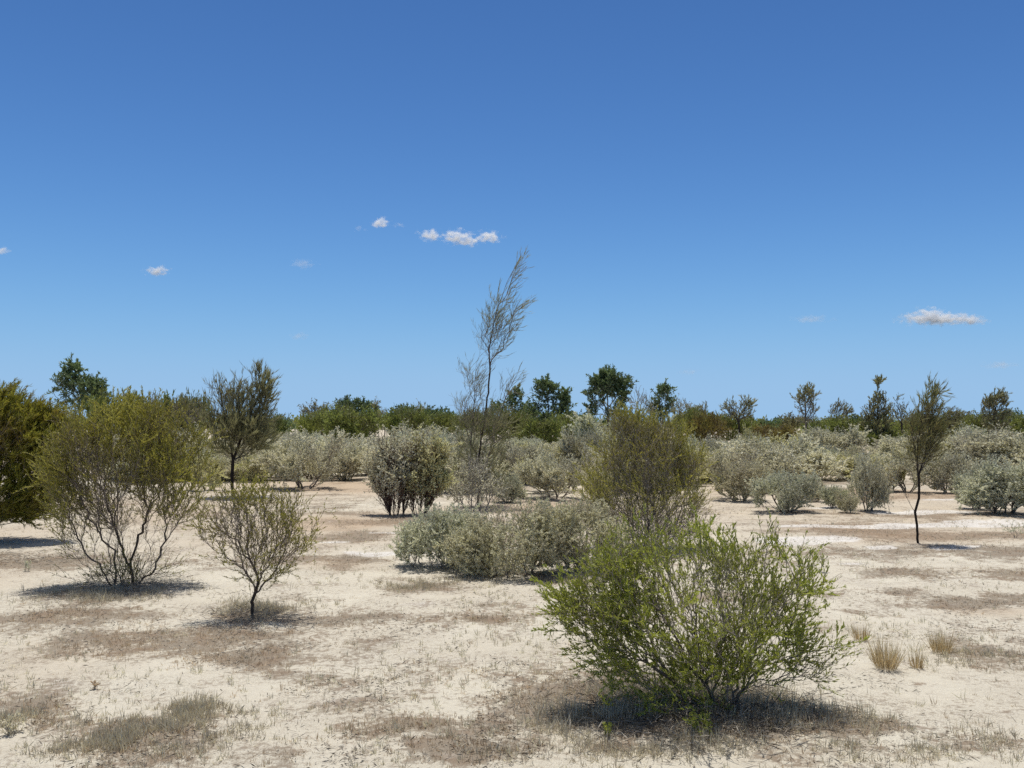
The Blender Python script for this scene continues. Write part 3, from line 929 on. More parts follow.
def make_proto(name, label, cat, args, wn='branches', ln='foliage', rtip=.0032, rexp=.38, reach=.2, **kw):
    pl, rng, leaf, wood, per_m, L = args
    root = thing(name, label, cat, (0, -500, 0), None)
    add_shoots(pl, rng, 10, .17, .45, along=.7, spread=.7, up=.5, segs=2, lvar=.8)
    link(wn, wood_mesh(pl, wn, M[wood], rtip, rexp), root)
    link(ln, foliage_mesh(pl, ln, M[leaf], rng, per_m=per_m, L=L, W=L * .6, reach=reach, along=.4, spread=.9, up=.25, clump=1.4, **kw), root)
    return root


SALT = [make_proto('saltbush', 'x', 'shrub', proto_saltbush(201 + k, lf, lobes=8 + k % 4, bare=br))
        for k, (lf, br) in enumerate([('silver', 0), ('silver', .1), ('blue', .0), ('blue', .15), ('greyolive', .1), ('tan', .0), ('silver', .2), ('silver', .0), ('blue', .05)])]
SIZE = [(1.2, .8)] * 6


def place(protos, k, px, d, top, w, label, group=None, rng=None, h0=1.2, w0=1.6, mats=None, name=None):
    """copy prototype k so that it stands at depth d and its top reaches photo row `top`, w pixels wide"""
    b = at_depth(px, d)
    h = P(px, top, d)[2] - b[2]
    s = w * d / F / w0
    root = dup(protos[k], label, b, rng.uniform(0, 6.28), (s, s, h / h0), group, mats)
    if name:
        root.name = name
    return root


rng = np.random.default_rng(300)
G = 'saltbushes of the sand flat'
# (px, base row, top row, width px, prototype, label)
MID = [
    (305, 488, 430, 70, 1, 'big round grey saltbush dome right of the dark many-stemmed tree'),
    (254, 482, 452, 44, 4, 'dull olive grey saltbush between the dark many-stemmed tree and the big dome'),
    (346, 480, 441, 46, 0, 'pale saltbush hump on the right shoulder of the big grey dome'),
    (368, 475, 440, 40, 1, 'flat-topped pale saltbush between the big dome and the red stemmed one'),
    (330, 470, 438, 36, 4, 'smaller grey saltbush peeping over the back of the big dome'),
    (452, 478, 440, 44, 5, 'tan saltbush just left of the tallest tree trunk'),
    (508, 502, 474, 36, 2, 'low white-leaved saltbush just right of the tallest tree trunk'),
    (555, 498, 446, 60, 1, 'tall silvery saltbush between the tallest tree and the olive shrub'),
    (588, 484, 426, 42, 0, 'highest pale saltbush at the left flank of the olive shrub'),
    (532, 480, 446, 46, 4, 'dull green saltbush behind the tall silvery one'),
    (510, 474, 446, 40, 5, 'brownish saltbush right behind the tallest tree'),
    (600, 505, 470, 40, 4, 'low grey olive saltbush tucked at the left foot of the olive shrub'),
    (760, 489, 434, 74, 0, 'largest silvery saltbush right of the olive shrub'),
    (716, 482, 442, 56, 1, 'silvery saltbush between the olive shrub and the largest silvery one'),
    (795, 482, 444, 48, 1, 'silvery saltbush on the right shoulder of the largest silvery one'),
    (738, 501, 458, 58, 5, 'soft tan saltbush in front of the largest silvery one'),
    (784, 513, 470, 52, 3, 'blue grey leafy saltbush alone before the largest silvery one'),
    (752, 475, 428, 36, 4, 'upright grey saltbush poking above the largest silvery one'),
    (832, 508, 484, 24, 3, 'small blue grey saltbush between the leafy one and the columnar one'),
    (846, 514, 494, 22, 5, 'low tan tuft bush at the left foot of the columnar saltbush'),
    (812, 501, 484, 26, 5, 'low tan bush left of the small blue grey saltbush'),
    (866, 511, 452, 36, 0, 'narrow columnar saltbush left of the slim young tree'),
    (829, 474, 445, 30, 3, 'mauve grey saltbush above the small blue grey one'),
    (850, 478, 450, 36, 5, 'soft tan saltbush behind the columnar one'),
    (905, 493, 446, 48, 1, 'grey saltbush behind the trunk of the slim young tree'),
    (888, 492, 456, 32, 4, 'yellow olive bush between the columnar saltbush and the slim young tree'),
    (948, 493, 450, 48, 0, 'grey saltbush between the slim young tree and the big right-hand one'),
    (1000, 514, 460, 80, 2, 'big silvery blue saltbush at the right edge'),
    (974, 508, 470, 34, 3, 'small saltbush at the left foot of the big right-hand one'),
    (1022, 478, 444, 44, 4, 'dull grey saltbush behind the big right-hand one at the edge'),
    (985, 473, 446, 46, 1, 'pale saltbush behind the left half of the big right-hand one'),
    (925, 474, 444, 44, 1, 'grey saltbush beyond the crown foot of the slim young tree'),
    (210, 490, 452, 40, 4, 'dull grey saltbush at the left foot of the dark many-stemmed tree'),
    (180, 478, 450, 40, 5, 'tan grey saltbush half hidden behind the left olive shrub'),
]
used = set()
for px, by, top, w, k, lab in MID:
    place(SALT, k, px, ground_d(by), top, w * 1.05, lab, G, rng)
# the crowded far saltbush thicket behind them
GT = 'crowded saltbush thicket'
LT = ['pale saltbush in the crowded grey thicket below the olive bush line',
      'blue grey saltbush in the crowded grey thicket below the olive bush line',
      'dull olive saltbush in the crowded grey thicket below the olive bush line',
      'tan saltbush in the crowded grey thicket below the olive bush line']
LK = {0: 0, 1: 0, 2: 1, 3: 1, 4: 2, 5: 3, 6: 0, 7: 0, 8: 1}
for k in range(87):
    row = k // 29
    px = 110 + (1050 - 110) * (k % 29 + rng.uniform(-.3, 1.3)) / 29
    d = rng.uniform(*((24, 29), (29, 34), (34, 41))[row])
    if row == 0 and (785 < px < 850 or 925 < px < 965 or 330 < px < 370):
        d += 5
    by = HORIZON + CAM_H * F / d
    kk = int(rng.choice([0, 1, 2, 3, 4, 4, 5, 6, 6, 7, 7, 8]))
    top = by - (.45 + (1.35, 1.15, .9)[row] * rng.uniform(0, 1) ** 1.6) * F / d
    place(SALT, kk, px, d, top, rng.uniform(1.7, 3.0) * F / d, LT[LK[kk]], GT, rng)

for k in range(15):
    px = 432 + 400 * (k + rng.uniform(-.3, 1.3)) / 15
    d = rng.uniform(20, 25)
    by = HORIZON + CAM_H * F / d
    kk = int(rng.choice([0, 1, 4, 6, 7, 8]))
    place(SALT, kk, px, d, by - rng.uniform(.7, 1.3) * F / d, rng.uniform(1.4, 2.4) * F / d, LT[LK[kk]], GT, rng)


# --------------------------------------------------------------------------
# BACK ROW: olive bushes and trees
# --------------------------------------------------------------------------
def proto_bush(seed, leaf, h=2.4, r=1.5, n=850, lobes=7, L=.13, per_m=42, wood='brownwood', W=.35):
    rng = np.random.default_rng(seed)
    pts = [ellip(rng, int(n * .35), (0, 0, h * .5), (r * .8, r * .8, h * .42), .5)]
    for k in range(lobes):
        a = 2 * np.pi * k / lobes + rng.uniform(-.4, .4); q = r * rng.uniform(.35, .7)
        pts.append(ellip(rng, int(n * .65 / lobes), (q * math.cos(a), q * math.sin(a), h * rng.uniform(.45, .8)), (r * .38, r * .38, h * rng.uniform(.17, .27)), .45))
    tg = np.concatenate(pts); tg = tg[tg[:, 2] > h * .08]
    pl = grow(rng, tg, bf=.45, seg=.18, curve=.35, up=.1, jitter=.02, roots=ring(rng, 5, r * .1))
    root = thing('olive_bush', 'x', 'shrub', (0, -500, 0))
    add_shoots(pl, rng, 4.5, .38, .9, along=.7, spread=.7, up=.4, segs=2)
    link('branches', wood_mesh(pl, 'branches', M[wood], .005, .36), root)
    link('foliage', foliage_mesh(pl, 'foliage', M[leaf], rng, per_m=per_m, L=L, W=L * W, reach=.5, along=.7, spread=.7, up=.35, clump=.8), root)
    return root


BUSH = [proto_bush(401, 'farolive'), proto_bush(402, 'farolive'), proto_bush(403, 'fargreen'), proto_bush(404, 'farrust'), proto_bush(405, 'fargreen')]
rng = np.random.default_rng(410)
GB = 'olive bush line behind the saltbush'
BACK = [  # px, depth, top row, width px, prototype, label
    (20, 40, 408, 90, 0, 'olive bush behind the dark wattle at the left edge'),
    (112, 38, 398, 50, 1, 'olive bush below the left gum tree'),
    (150, 44, 404, 50, 0, 'dark bush showing over the top of the left olive shrub'),
    (188, 40, 399, 46, 1, 'olive bush between the left olive shrub and the dark many-stemmed tree'),
    (262, 36, 416, 44, 0, 'dark olive bush behind the foot of the dark many-stemmed tree'),
    (318, 52, 412, 36, 2, 'yellow green bush above the big grey saltbush dome'),
    (352, 48, 412, 62, 1, 'widest dark olive bush left of the tallest tree'),
    (338, 60, 406, 40, 2, 'greener bush rising behind the widest dark olive bush'),
    (405, 50, 410, 44, 0, 'rounded olive bush above the red stemmed saltbush'),
    (437, 52, 414, 40, 2, 'yellow green bush left of the tallest tree'),
    (470, 50, 414, 44, 1, 'olive bush directly behind the tallest tree'),
    (505, 46, 412, 46, 0, 'olive bush on the right of the tallest tree'),
    (538, 44, 420, 52, 1, 'low wide olive bush in front of the twin-crowned gum'),
    (575, 52, 416, 40, 0, 'olive bush between the two dark gums'),
    (690, 60, 412, 40, 1, 'grey olive bush right of the lobed gum'),
    (707, 44, 417, 40, 3, 'small rust-tinged dark bush right of the olive shrub'),
    (735, 58, 416, 40, 0, 'olive bush at the foot of the pair of thin crowns'),
    (772, 46, 427, 48, 3, 'low rust-tinged bush above the largest silvery saltbush'),
    (822, 50, 421, 38, 0, 'olive bush left of the small bent tree'),
    (848, 46, 420, 50, 1, 'broad olive bush below the small bent tree'),
    (902, 52, 421, 32, 2, 'bright olive bush right of the topknot tree'),
    (880, 44, 430, 40, 0, 'low olive bush at the foot of the topknot tree'),
    (940, 54, 418, 44, 1, 'olive bush behind the crown of the slim young tree'),
    (968, 56, 414, 42, 4, 'green bush left of the right-hand dark tree'),
    (1000, 48, 416, 52, 0, 'olive bush below the right-hand dark tree'),
    (1030, 52, 416, 44, 4, 'green bush behind the right edge of the scrub'),
]
for px, d, top, w, k, lab in BACK:
    place(BUSH, k, px, d, top, w * 1.1, lab, GB, rng, h0=2.35, w0=3.0)


def tree(seed, name, label, px, d, specs, n, leaf, wood, skel, L, W, per_m, rtip=.009, rexp=.42, reach=.6, along=.5, spread=.8, up=.15, wind=(0, 0, 0), clump=.6, rmax=.16, seg=.25, shell=.5, depth=1.0, bf=.3, shoot=(2.6, .42), group='trees behind the scrub'):
    rng = np.random.default_rng(seed)
    b = at_depth(px, d)
    tg = blobs(rng, b, d, specs, n, shell, depth, .3)
    sk = [[(0, 0, 0)] + [P(a, c, d) - b for a, c in skel[0]]] + [[P(a, c, d) - b + np.array([0, rng.uniform(-.3, .3) if j else 0, 0]) for j, (a, c) in enumerate(s)] for s in skel[1:]]
    pl = grow(rng, tg, bf=bf, seg=seg, curve=.4, up=.15, jitter=.02, back=.9, skeleton=sk)
    add_shoots(pl, rng, *shoot, .9, along=along, spread=spread, up=up, wind=wind, segs=2)
    plant(name, label, 'tree', b, pl, wood, leaf, rng, rtip, rexp, 'trunk', 'crown', group, rmax,
          per_m=per_m, L=L, W=W, reach=reach, along=along, spread=spread, up=up, wind=wind, clump=clump)


# gums with lumpy dark crowns
tree(501, 'gum_tree', 'dark gum behind the left shrubs', 80, 58, [(80, 385, 22, 14), (68, 378, 12, 10), (94, 388, 12, 12), (74, 368, 9, 6), (100, 395, 7, 8), (60, 388, 8, 9), (82, 400, 24, 12)], 420, 'gum', 'darkwood',
     [[(80, 415), (79, 395)]], .17, .07, 64)
tree(502, 'gum_tree', 'dark gum with twin rounded crowns left of centre gap', 549, 68, [(545, 386, 10, 8), (555, 388, 7, 7), (540, 395, 7, 8), (548, 399, 9, 7), (534, 410, 8, 10), (548, 418, 18, 14), (563, 408, 10, 13), (566, 398, 5, 8, 50), (536, 425, 9, 9), (562, 424, 12, 11)], 560, 'gum', 'darkwood',
     [[(549, 425), (548, 405), (548, 392)], [(549, 420), (560, 405)]], .19, .08, 64)
tree(503, 'gum_tree', 'tallest lobed gum on a pale trunk just right of centre', 607, 66, [(606, 380, 12, 7), (598, 384, 8, 8), (618, 384, 8, 7), (626, 383, 6, 6, 60), (591, 394, 6, 7), (622, 394, 8, 7), (607, 392, 14, 8), (597, 402, 8, 7), (618, 404, 6, 6), (593, 412, 6, 8), (608, 374, 6, 4, 40), (612, 414, 10, 6)], 560, 'gum', 'paletrunk',
     [[(608, 425), (608, 408), (607, 390)], [(608, 410), (598, 395), (595, 386)], [(608, 408), (619, 392)]], .18, .08, 64)
tree(504, 'gum_tree', 'small dark gum just right of the tallest thin tree', 515, 72, [(515, 396, 7, 9), (510, 405, 9, 8), (518, 408, 8, 9), (498, 408, 8, 7), (512, 418, 14, 8)], 260, 'gum', 'darkwood', [[(515, 420), (515, 400)]], .19, .08, 64)
tree(505, 'gum_tree', 'gum with a pointed left lobe behind the olive shrub', 662, 66, [(664, 395, 8, 7), (656, 402, 7, 8), (668, 404, 7, 8), (660, 413, 10, 9), (652, 410, 4, 7, 30), (665, 389, 5, 4, 30)], 300, 'gum', 'paletrunk', [[(662, 425), (662, 408)]], .17, .075, 64)
tree(506, 'gum_tree', 'thin grey tree joined to the right side of the pointed gum', 680, 62, [(680, 404, 7, 5), (686, 406, 6, 4), (676, 412, 6, 6)], 90, 'sheoak', 'greywood', [[(679, 425), (679, 408)]], .13, .04, 42)
tree(507, 'gum_tree', 'dark gum above the widest dark olive bush', 350, 70, [(350, 405, 14, 6), (360, 410, 12, 8), (340, 411, 10, 7), (352, 416, 20, 8), (346, 403, 6, 4, 40)], 300, 'gum', 'darkwood', [[(350, 424), (350, 408)]], .19, .08, 64)
tree(508, 'gum_tree', 'grey green tree above the big grey saltbush dome', 312, 66, [(308, 412, 9, 7), (322, 411, 9, 6), (314, 407, 5, 4), (315, 420, 16, 7)], 200, 'sheoak', 'darkwood', [[(312, 424), (312, 412)]], .16, .06, 46)
tree(509, 'gum_tree', 'dark pointed tree just left of the rounded olive bush', 375, 64, [(375, 412, 6, 6), (376, 406, 3, 5, 30), (374, 419, 9, 7)], 120, 'sheoak', 'darkwood', [[(375, 424), (375, 408)]], .16, .06, 42)
tree(510, 'gum_tree', 'dark round-headed tree above the red stemmed saltbush', 402, 66, [(402, 412, 13, 6), (396, 416, 9, 7), (412, 416, 9, 7), (404, 420, 16, 6)], 240, 'gum', 'darkwood', [[(402, 426), (402, 414)]], .18, .075, 64)
tree(511, 'gum_tree', 'thin forked sprig tree right of the round-headed tree', 419, 62, [(419, 410, 3, 5, 30), (422, 407, 3, 3, 15), (418, 418, 6, 6)], 60, 'sheoak', 'darkwood', [[(419, 425), (419, 410)]], .14, .05, 40)
tree(512, 'gum_tree', 'dark tree behind the yellow green bush left of centre', 434, 70, [(434, 416, 16, 6), (428, 413, 8, 4), (444, 416, 8, 5)], 170, 'gum', 'darkwood', [[(434, 426), (434, 416)]], .19, .08, 64)
# thin open trees on the right
OPEN = dict(leaf='sheoak', wood='darkwood', per_m=40, rtip=.009, reach=.5, along=.8, spread=.55, up=.25, clump=.8, seg=.2, shoot=(4.5, .24))
tree(521, 'open_tree', 'thin tree with a pair of open crowns right of the olive shrub', 739, 52, [(731, 406, 7, 6), (726, 409, 5, 4), (745, 405, 6, 7), (751, 403, 3, 5, 20), (744, 414, 9, 7), (733, 414, 8, 5)], 230, skel=[[(739, 424), (736, 414), (731, 406)], [(739, 422), (745, 406)]], L=.15, W=.04, **OPEN)
tree(522, 'open_tree', 'tiny wispy tree beside the rust-tinged bush', 704, 56, [(704, 409, 4, 5), (703, 416, 5, 4)], 50, skel=[[(704, 424), (704, 410)]], L=.14, W=.03, **OPEN)
tree(523, 'open_tree', 'slender pale tree with a small open head and visible trunk', 806, 42, [(806, 392, 8, 5), (799, 398, 6, 6), (813, 396, 6, 6), (806, 403, 8, 7), (813, 408, 5, 6), (800, 408, 4, 5), (806, 418, 9, 7, 60)], 250, 'sheoak', 'greywood', [[(806, 440), (806, 420), (805, 405), (804, 394)], [(806, 418), (813, 400)]], .12, .034, 36, rtip=.008, reach=.45, along=.8, spread=.55, up=.25, clump=.9, rmax=.05, seg=.18, shoot=(5, .2))
tree(524, 'open_tree', 'small bent tree leaning right above the broad olive bush', 838, 54, [(838, 406, 6, 4), (834, 411, 6, 5), (844, 411, 6, 4), (848, 412, 4, 2, 20), (838, 418, 9, 5)], 190, skel=[[(838, 426), (836, 414), (838, 404)]], L=.14, W=.036, wind=(.35, 0, 0), **OPEN)
tree(525, 'open_tree', 'dense cone-shaped tree with a small topknot on the right', 878, 44, [(878, 402, 8, 8), (874, 412, 9, 10), (884, 414, 9, 10), (878, 425, 14, 12), (878, 383, 4, 2.5, 26), (878, 436, 13, 9), (868, 418, 6, 10)], 620, 'sheoak', 'darkwood', [[(878, 440), (878, 415), (877, 396), (878, 383)]], .13, .032, 64, rtip=.007, reach=.45, along=.9, spread=.5, up=.3, clump=.9, seg=.18, shoot=(5.5, .22))
tree(526, 'open_tree', 'dark windswept tree at the far right', 995, 46, [(995, 402, 9, 8), (1001, 396, 6, 5), (988, 406, 7, 7), (995, 414, 13, 8), (1005, 405, 3, 5, 20), (995, 425, 14, 8)], 420, 'sheoak', 'darkwood', [[(995, 440), (994, 415), (998, 398)]], .13, .032, 64, rtip=.007, reach=.45, along=.9, spread=.5, up=.3, wind=(.3, 0, 0), clump=.9, seg=.18, shoot=(5.5, .22))
tree(527, 'open_tree', 'grey tree just right of the slim young tree crown', 950, 50, [(948, 414, 8, 6), (954, 414, 7, 5), (958, 418, 5, 4), (948, 422, 12, 6)], 220, skel=[[(950, 430), (949, 415)]], L=.14, W=.036, wind=(.25, 0, 0), **OPEN)
tree(528, 'open_tree', 'thin twiggy tree between the topknot tree and the slim young tree', 902, 48, [(896, 412, 4, 7), (903, 410, 4, 6), (905, 418, 7, 6), (897, 402, 1.5, 5, 8)], 120, skel=[[(902, 432), (901, 418), (898, 404)]], L=.12, W=.03, **OPEN)
tree(529, 'open_tree', 'thin twiggy tree showing over the left olive shrub', 134, 30, [(127, 402, 6, 6), (136, 406, 8, 6), (151, 403, 5, 6), (158, 404, 2, 6, 12), (144, 412, 14, 7)], 210, 'sheoak', 'greywood', [[(138, 430), (137, 412), (130, 400)], [(138, 416), (152, 400)]], .10, .02, 40, rtip=.006, reach=.4, along=.9, spread=.5, up=.3, seg=.14, clump=1.2, shoot=(5, .2))
tree(530, 'open_tree', 'brownish thin crown between the left shrub and the many-stemmed tree', 190, 34, [(186, 404, 10, 6), (200, 408, 8, 7), (178, 408, 8, 6), (190, 416, 20, 8)], 260, 'sheoak', 'greywood', [[(190, 432), (189, 414), (186, 404)]], .11, .024, 44, rtip=.006, reach=.4, along=.9, spread=.5, up=.3, seg=.15, clump=1.2, shoot=(5, .2))
tree(531, 'open_tree', 'wispy bare-topped tree rising behind the olive shrub', 640, 44, [(636, 405, 8, 8), (644, 402, 6, 9), (638, 394, 3, 5, 20), (648, 410, 7, 7)], 130, 'sheoak', 'greywood', [[(640, 430), (640, 408)]], .12, .02, 26, rtip=.007, reach=.4, along=.9, spread=.4, up=.35, seg=.16)

rngf = np.random.default_rng(555)
for k, (px, top) in enumerate([(30, 404), (230, 410), (285, 414), (385, 408), (450, 412), (472, 408), (530, 406), (578, 412), (632, 410), (692, 404), (718, 412), (765, 416), (790, 412), (858, 414), (918, 410), (965, 410), (1015, 408)]):
    d_ = float(rngf.uniform(72, 95)); wv = float(rngf.uniform(6, 13))
    tree(560 + k, 'far_tree', 'distant dark tree just topping the olive bush line', px, d_,
         [(px + wv * float(rngf.uniform(-.8, .8)), top + 7 + float(rngf.uniform(0, 5)), wv * float(rngf.uniform(.5, .8)), float(rngf.uniform(4, 7))) for _ in range(4)] + [(px, top + 12, wv * 1.3, 6)],
         170, 'gum' if k % 3 else 'sheoak', 'darkwood', [[(px, 424), (px + 1, top + 10)]], .2, .085, 40, group='distant trees topping the bush line')

# remove the parked prototypes (they were only sources for the copies)
for pr in SALT + BUSH:
    for ch in list(pr.children):
        bpy.data.objects.remove(ch)
    bpy.data.objects.remove(pr)

# far wood along the horizon: reads as one low mass
rng = np.random.default_rng(600)
V, Q, T, off = [], [], [], 0
n_cl = 900
cx_a = rng.uniform(-rad(50), rad(50), n_cl); cd = rng.uniform(150, 420, n_cl)
cx, cy = cd * np.tan(cx_a), cd
keep = fbm(cx_a * 9 + 3, cd * .01, 5, 3) > .40
cx, cy, cd = cx[keep], cy[keep], cd[keep]
for a, c, dd in zip(cx, cy, cd):
    h = rng.uniform(1.6, 3.6) * (1.3 if dd > 300 else 1.0); r = rng.uniform(1.6, 3.4)
    pts = ellip(rng, 90, (a, c, h * .52), (r, r, h * .5), .45)
    dd_ = norm(rng.normal(0, 1, (90, 3)) + np.array([0, 0, .3]))
    v, q, t = leaf_arrays(pts, dd_, rng.uniform(.5, .95, 90), rng.uniform(.3, .5, 90), rng, np.clip(rng.normal(.45, .2, 90), 0, 1))
    V.append(v); Q.append(q + off); T.append(t); off += len(v)
o = link('far_wood', quad_mesh('far_wood', np.concatenate(V), np.concatenate(Q), M['farolive'], np.concatenate(T)))
o['kind'] = 'stuff'; o['label'] = 'low far-off scrub along the horizon'; o['category'] = 'wood'


# --------------------------------------------------------------------------
# CLOUDS (volumes in the air, kilometres away)
# --------------------------------------------------------------------------
def cloud(label, lumps, alt, dens, seed):
    """lumps: (px, py, rx, ry) in the photo; stands where the sight line reaches `alt`.
    The air mass is an ellipsoid; its density is noise gathered round the lumps."""
    lumps = [(a, b_, lx * 1.2, ly * 1.1) for a, b_, lx, ly in lumps]
    px, py = lumps[0][0], lumps[0][1]
    p = P(px, py, 1000.0)
    d = 1000.0 * (alt - CAM_H) / (p[2] - CAM_H)
    x0 = min(l[0] - l[2] for l in lumps); x1 = max(l[0] + l[2] for l in lumps)
    y0 = min(l[1] - l[3] for l in lumps); y1 = max(l[1] + l[3] for l in lumps)
    c0 = P((x0 + x1) / 2, (y0 + y1) / 2, d)
    k = d / F
    rx, rz = (x1 - x0) / 2 * k * 1.25, (y1 - y0) / 2 * k * 1.5
    ry = max(rz, rx * .35)
    bm = bmesh.new()
    bmesh.ops.create_icosphere(bm, subdivisions=3, radius=1.0)
    for v in bm.verts:
        v.co = Vector((v.co.x * rx, v.co.y * ry, v.co.z * rz))
    me = bpy.data.meshes.new('cloud'); bm.to_mesh(me); bm.free()
    o = link('cloud', me)
    o.location = [float(v) for v in c0]
    m, N, L = new_mat('cloud_vapour')
    out = N.new('ShaderNodeOutputMaterial'); tc = N.new('ShaderNodeTexCoord')
    nz = N.new('ShaderNodeTexNoise'); nz.inputs['Scale'].default_value = 1.0 / (6.0 * k); nz.inputs['Detail'].default_value = 3
    nz.inputs['Roughness'].default_value = .5
    mp = N.new('ShaderNodeMapping'); mp.inputs['Location'].default_value = (seed * 137.0, seed * 71.0, 0); mp.inputs['Scale'].default_value = (1, 1, 1.5)
    L.new(tc.outputs['Object'], mp.inputs[0]); L.new(mp.outputs[0], nz.inputs['Vector'])
    prev = None
    for (a, b_, lx, ly) in lumps:
        c = P(a, b_, d) - c0
        sb = N.new('ShaderNodeVectorMath'); sb.operation = 'SUBTRACT'
        L.new(tc.outputs['Object'], sb.inputs[0]); sb.inputs[1].default_value = [float(v) for v in c]
        dv = N.new('ShaderNodeVectorMath'); dv.operation = 'DIVIDE'
        L.new(sb.outputs[0], dv.inputs[0]); dv.inputs[1].default_value = (lx * k, max(ly, lx * .35) * k, ly * k)
        le = N.new('ShaderNodeVectorMath'); le.operation = 'LENGTH'
        L.new(dv.outputs[0], le.inputs[0])
        if prev is None:
            prev = le.outputs['Value']
        else:
            mn = N.new('ShaderNodeMath'); mn.operation = 'SMOOTH_MIN'; mn.inputs[2].default_value = .3
            L.new(prev, mn.inputs[0]); L.new(le.outputs['Value'], mn.inputs[1]); prev = mn.outputs[0]
    # density = smooth(1 - r + noise)
    nm = N.new('ShaderNodeMath'); nm.operation = 'MULTIPLY_ADD'; nm.inputs[1].default_value = 2.6; nm.inputs[2].default_value = -1.3
    L.new(nz.outputs['Fac'], nm.inputs[0])
    sb = N.new('ShaderNodeMath'); sb.operation = 'SUBTRACT'
    L.new(nm.outputs[0], sb.inputs[0]); L.new(prev, sb.inputs[1])
    mr = N.new('ShaderNodeMapRange'); mr.interpolation_type = 'SMOOTHSTEP'
    mr.inputs[1].default_value = -1.0; mr.inputs[2].default_value = .5; mr.inputs[3].default_value = 0; mr.inputs[4].default_value = dens / (6.0 * k)
    L.new(sb.outputs[0], mr.inputs[0])
    vs = N.new('ShaderNodeVolumePrincipled'); vs.inputs['Color'].default_value = (1, 1, 1, 1); vs.inputs['Anisotropy'].default_value = .1
    L.new(mr.outputs[0], vs.inputs['Density']); L.new(vs.outputs[0], out.inputs['Volume'])
    me.materials.append(m)
    o['label'] = label; o['category'] = 'cloud'; o['group'] = 'small fair-weather clouds'
    return o


import bmesh
CM, CF = 2.8, .5
cloud('left small puff of the row of three white clouds above the tallest tree', [(430, 235, 11, 6)], 1500, CM, 1)
cloud('middle and largest puff of the row of three clouds above the tallest tree', [(457, 237, 14, 7), (468, 241, 14, 5)], 1500, CM, 2)
cloud('right puff of the row of three clouds above the tallest tree', [(489, 237, 12, 6)], 1500, CM, 3)
cloud('small cloud high and left of the row of three', [(381, 223, 8, 5)], 1500, CM, 4)
cloud('lone compact white cloud on the left side of the sky', [(157, 271, 11, 5)], 1500, CM, 5)
cloud('faint wisp between the lone left cloud and the row of three', [(303, 264, 12, 5)], 1500, CF, 6)
cloud('long flat white cloud on the right side of the sky', [(938, 319, 34, 6), (928, 315, 18, 7), (968, 320, 17, 5)], 1500, CM, 7)
cloud('faint wisp left of the long flat cloud', [(812, 319, 18, 4)], 1500, CF, 8)
cloud('faint wisp low in the left middle of the sky', [(300, 336, 9, 4)], 1500, CF, 9)
cloud('faint wisp low at the right, under the long flat cloud', [(1001, 365, 16, 4)], 1500, CF, 10)
cloud('small white cloud cut by the left edge', [(1, 250, 8, 4)], 1500, CM, 11)
cloud('faint shred just left of the small high cloud', [(359, 229, 7, 3)], 1500, CF, 12)
cloud('faint shred just right of the small high cloud', [(398, 225, 9, 3)], 1500, CF, 13)
cloud('faint thin wisp low above the pointed gum', [(690, 372, 10, 3)], 1500, CF, 14)

# --------------------------------------------------------------------------
# SKY, SUN, CAMERA
# --------------------------------------------------------------------------
EL, AZ = rad(77), rad(-6)
w = bpy.data.worlds.new('World'); scene.world = w; w.use_nodes = True
N, Lk = w.node_tree.nodes, w.node_tree.links
N.clear()
wo = N.new('ShaderNodeOutputWorld'); bg = N.new('ShaderNodeBackground')
sky = N.new('ShaderNodeTexSky'); sky.sky_type = 'NISHITA'; sky.sun_disc = False
sky.sun_elevation = EL; sky.sun_rotation = AZ
sky.altitude = 0; sky.air_density = .5; sky.dust_density = 0; sky.ozone_density = 10
# the camera's response to the sky: per-channel tone curve on the sky radiance
dn = N.new('ShaderNodeVectorMath'); dn.operation = 'SCALE'; dn.inputs['Scale'].default_value = .092
Lk.new(sky.outputs[0], dn.inputs[0])
sp = N.new('ShaderNodeSeparateColor'); Lk.new(dn.outputs[0], sp.inputs[0])
cv = N.new('ShaderNodeCombineColor')
for ch, (ymax, k_, p_) in enumerate(((.325, 45.0, 1.8), (.535, 21.0, 1.8), (.80, 10.8, 1.95))):
    # ymax * (1 - exp(-k x^p))
    pw = N.new('ShaderNodeMath'); pw.operation = 'POWER'; pw.inputs[1].default_value = p_; Lk.new(sp.outputs[ch], pw.inputs[0])
    mk = N.new('ShaderNodeMath'); mk.operation = 'MULTIPLY'; mk.inputs[1].default_value = -k_; Lk.new(pw.outputs[0], mk.inputs[0])
    ex = N.new('ShaderNodeMath'); ex.operation = 'EXPONENT'; Lk.new(mk.outputs[0], ex.inputs[0])
    ma = N.new('ShaderNodeMath'); ma.operation = 'MULTIPLY_ADD'; ma.inputs[1].default_value = -ymax; ma.inputs[2].default_value = ymax
    Lk.new(ex.outputs[0], ma.inputs[0]); Lk.new(ma.outputs[0], cv.inputs[ch])
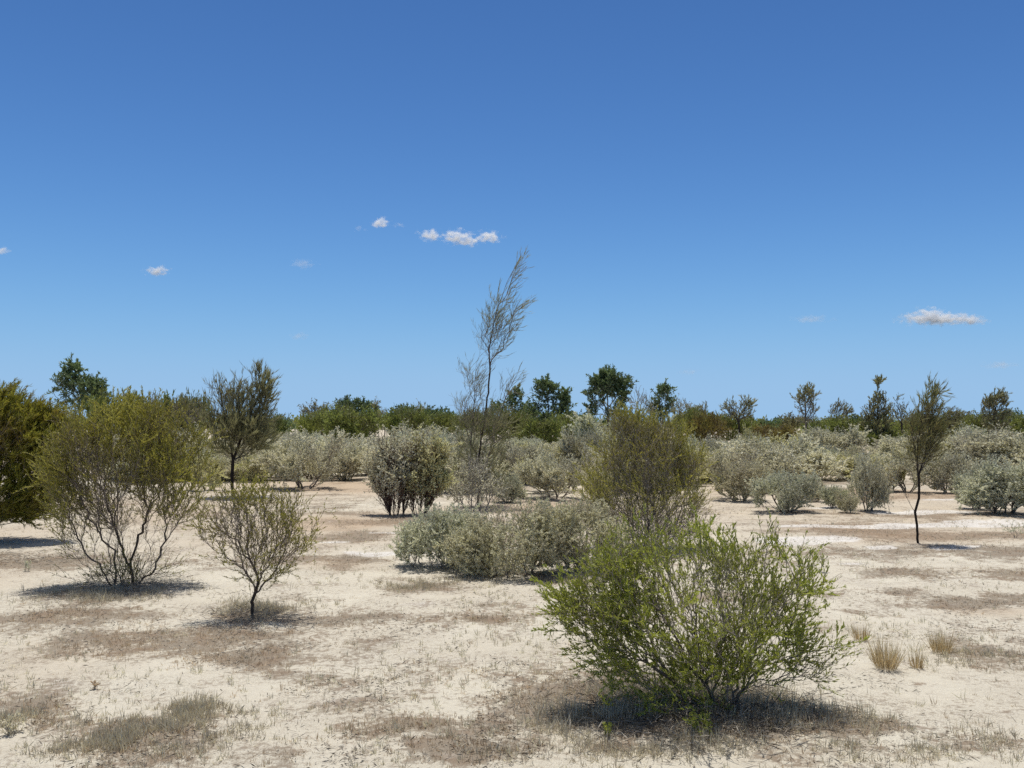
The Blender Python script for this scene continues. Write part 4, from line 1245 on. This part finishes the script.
up_ = N.new('ShaderNodeVectorMath'); up_.operation = 'SCALE'; up_.inputs['Scale'].default_value = 10.0
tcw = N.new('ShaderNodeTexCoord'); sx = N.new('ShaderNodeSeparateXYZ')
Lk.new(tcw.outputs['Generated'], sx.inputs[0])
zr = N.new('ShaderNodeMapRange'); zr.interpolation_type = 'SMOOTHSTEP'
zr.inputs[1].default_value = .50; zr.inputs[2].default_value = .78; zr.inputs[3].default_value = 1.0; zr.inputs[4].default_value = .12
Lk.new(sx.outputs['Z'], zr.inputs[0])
hs = N.new('ShaderNodeHueSaturation')  # unseen upper sky greyed, added to take the blue out of shadow fill
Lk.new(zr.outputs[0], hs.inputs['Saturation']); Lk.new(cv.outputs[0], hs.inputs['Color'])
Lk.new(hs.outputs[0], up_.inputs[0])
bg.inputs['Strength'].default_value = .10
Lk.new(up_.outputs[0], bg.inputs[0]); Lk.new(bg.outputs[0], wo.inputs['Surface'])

sd = bpy.data.lights.new('sun', 'SUN'); sd.energy = 4.4; sd.angle = rad(.53); sd.color = (1, .96, .90)
so = bpy.data.objects.new('sun', sd); COL.objects.link(so)
sv = Vector((math.sin(AZ) * math.cos(EL), math.cos(AZ) * math.cos(EL), math.sin(EL)))
so.rotation_euler = sv.to_track_quat('Z', 'Y').to_euler()
so.location = (0, 0, 30)

cd_ = bpy.data.cameras.new('camera'); cd_.sensor_width = 36; cd_.lens = 30 * (F / 853.333)
cd_.clip_end = 60000; cd_.clip_start = .05
co = bpy.data.objects.new('camera', cd_); COL.objects.link(co)
co.location = (0, 0, CAM_H); co.rotation_euler = (rad(90) + PITCH, 0, 0)
scene.camera = co
scene.view_settings.view_transform = 'Standard'
scene.view_settings.look = 'None'
scene.view_settings.gamma = 1
scene.view_settings.exposure = 0.0
scene.view_settings.use_curve_mapping = False
scene.cycles.max_bounces = 6
scene.cycles.diffuse_bounces = 3
scene.cycles.transparent_max_bounces = 8
scene.cycles.volume_bounces = 3
scene.cycles.sample_clamp_indirect = 4.0
scene.cycles.use_denoising = False
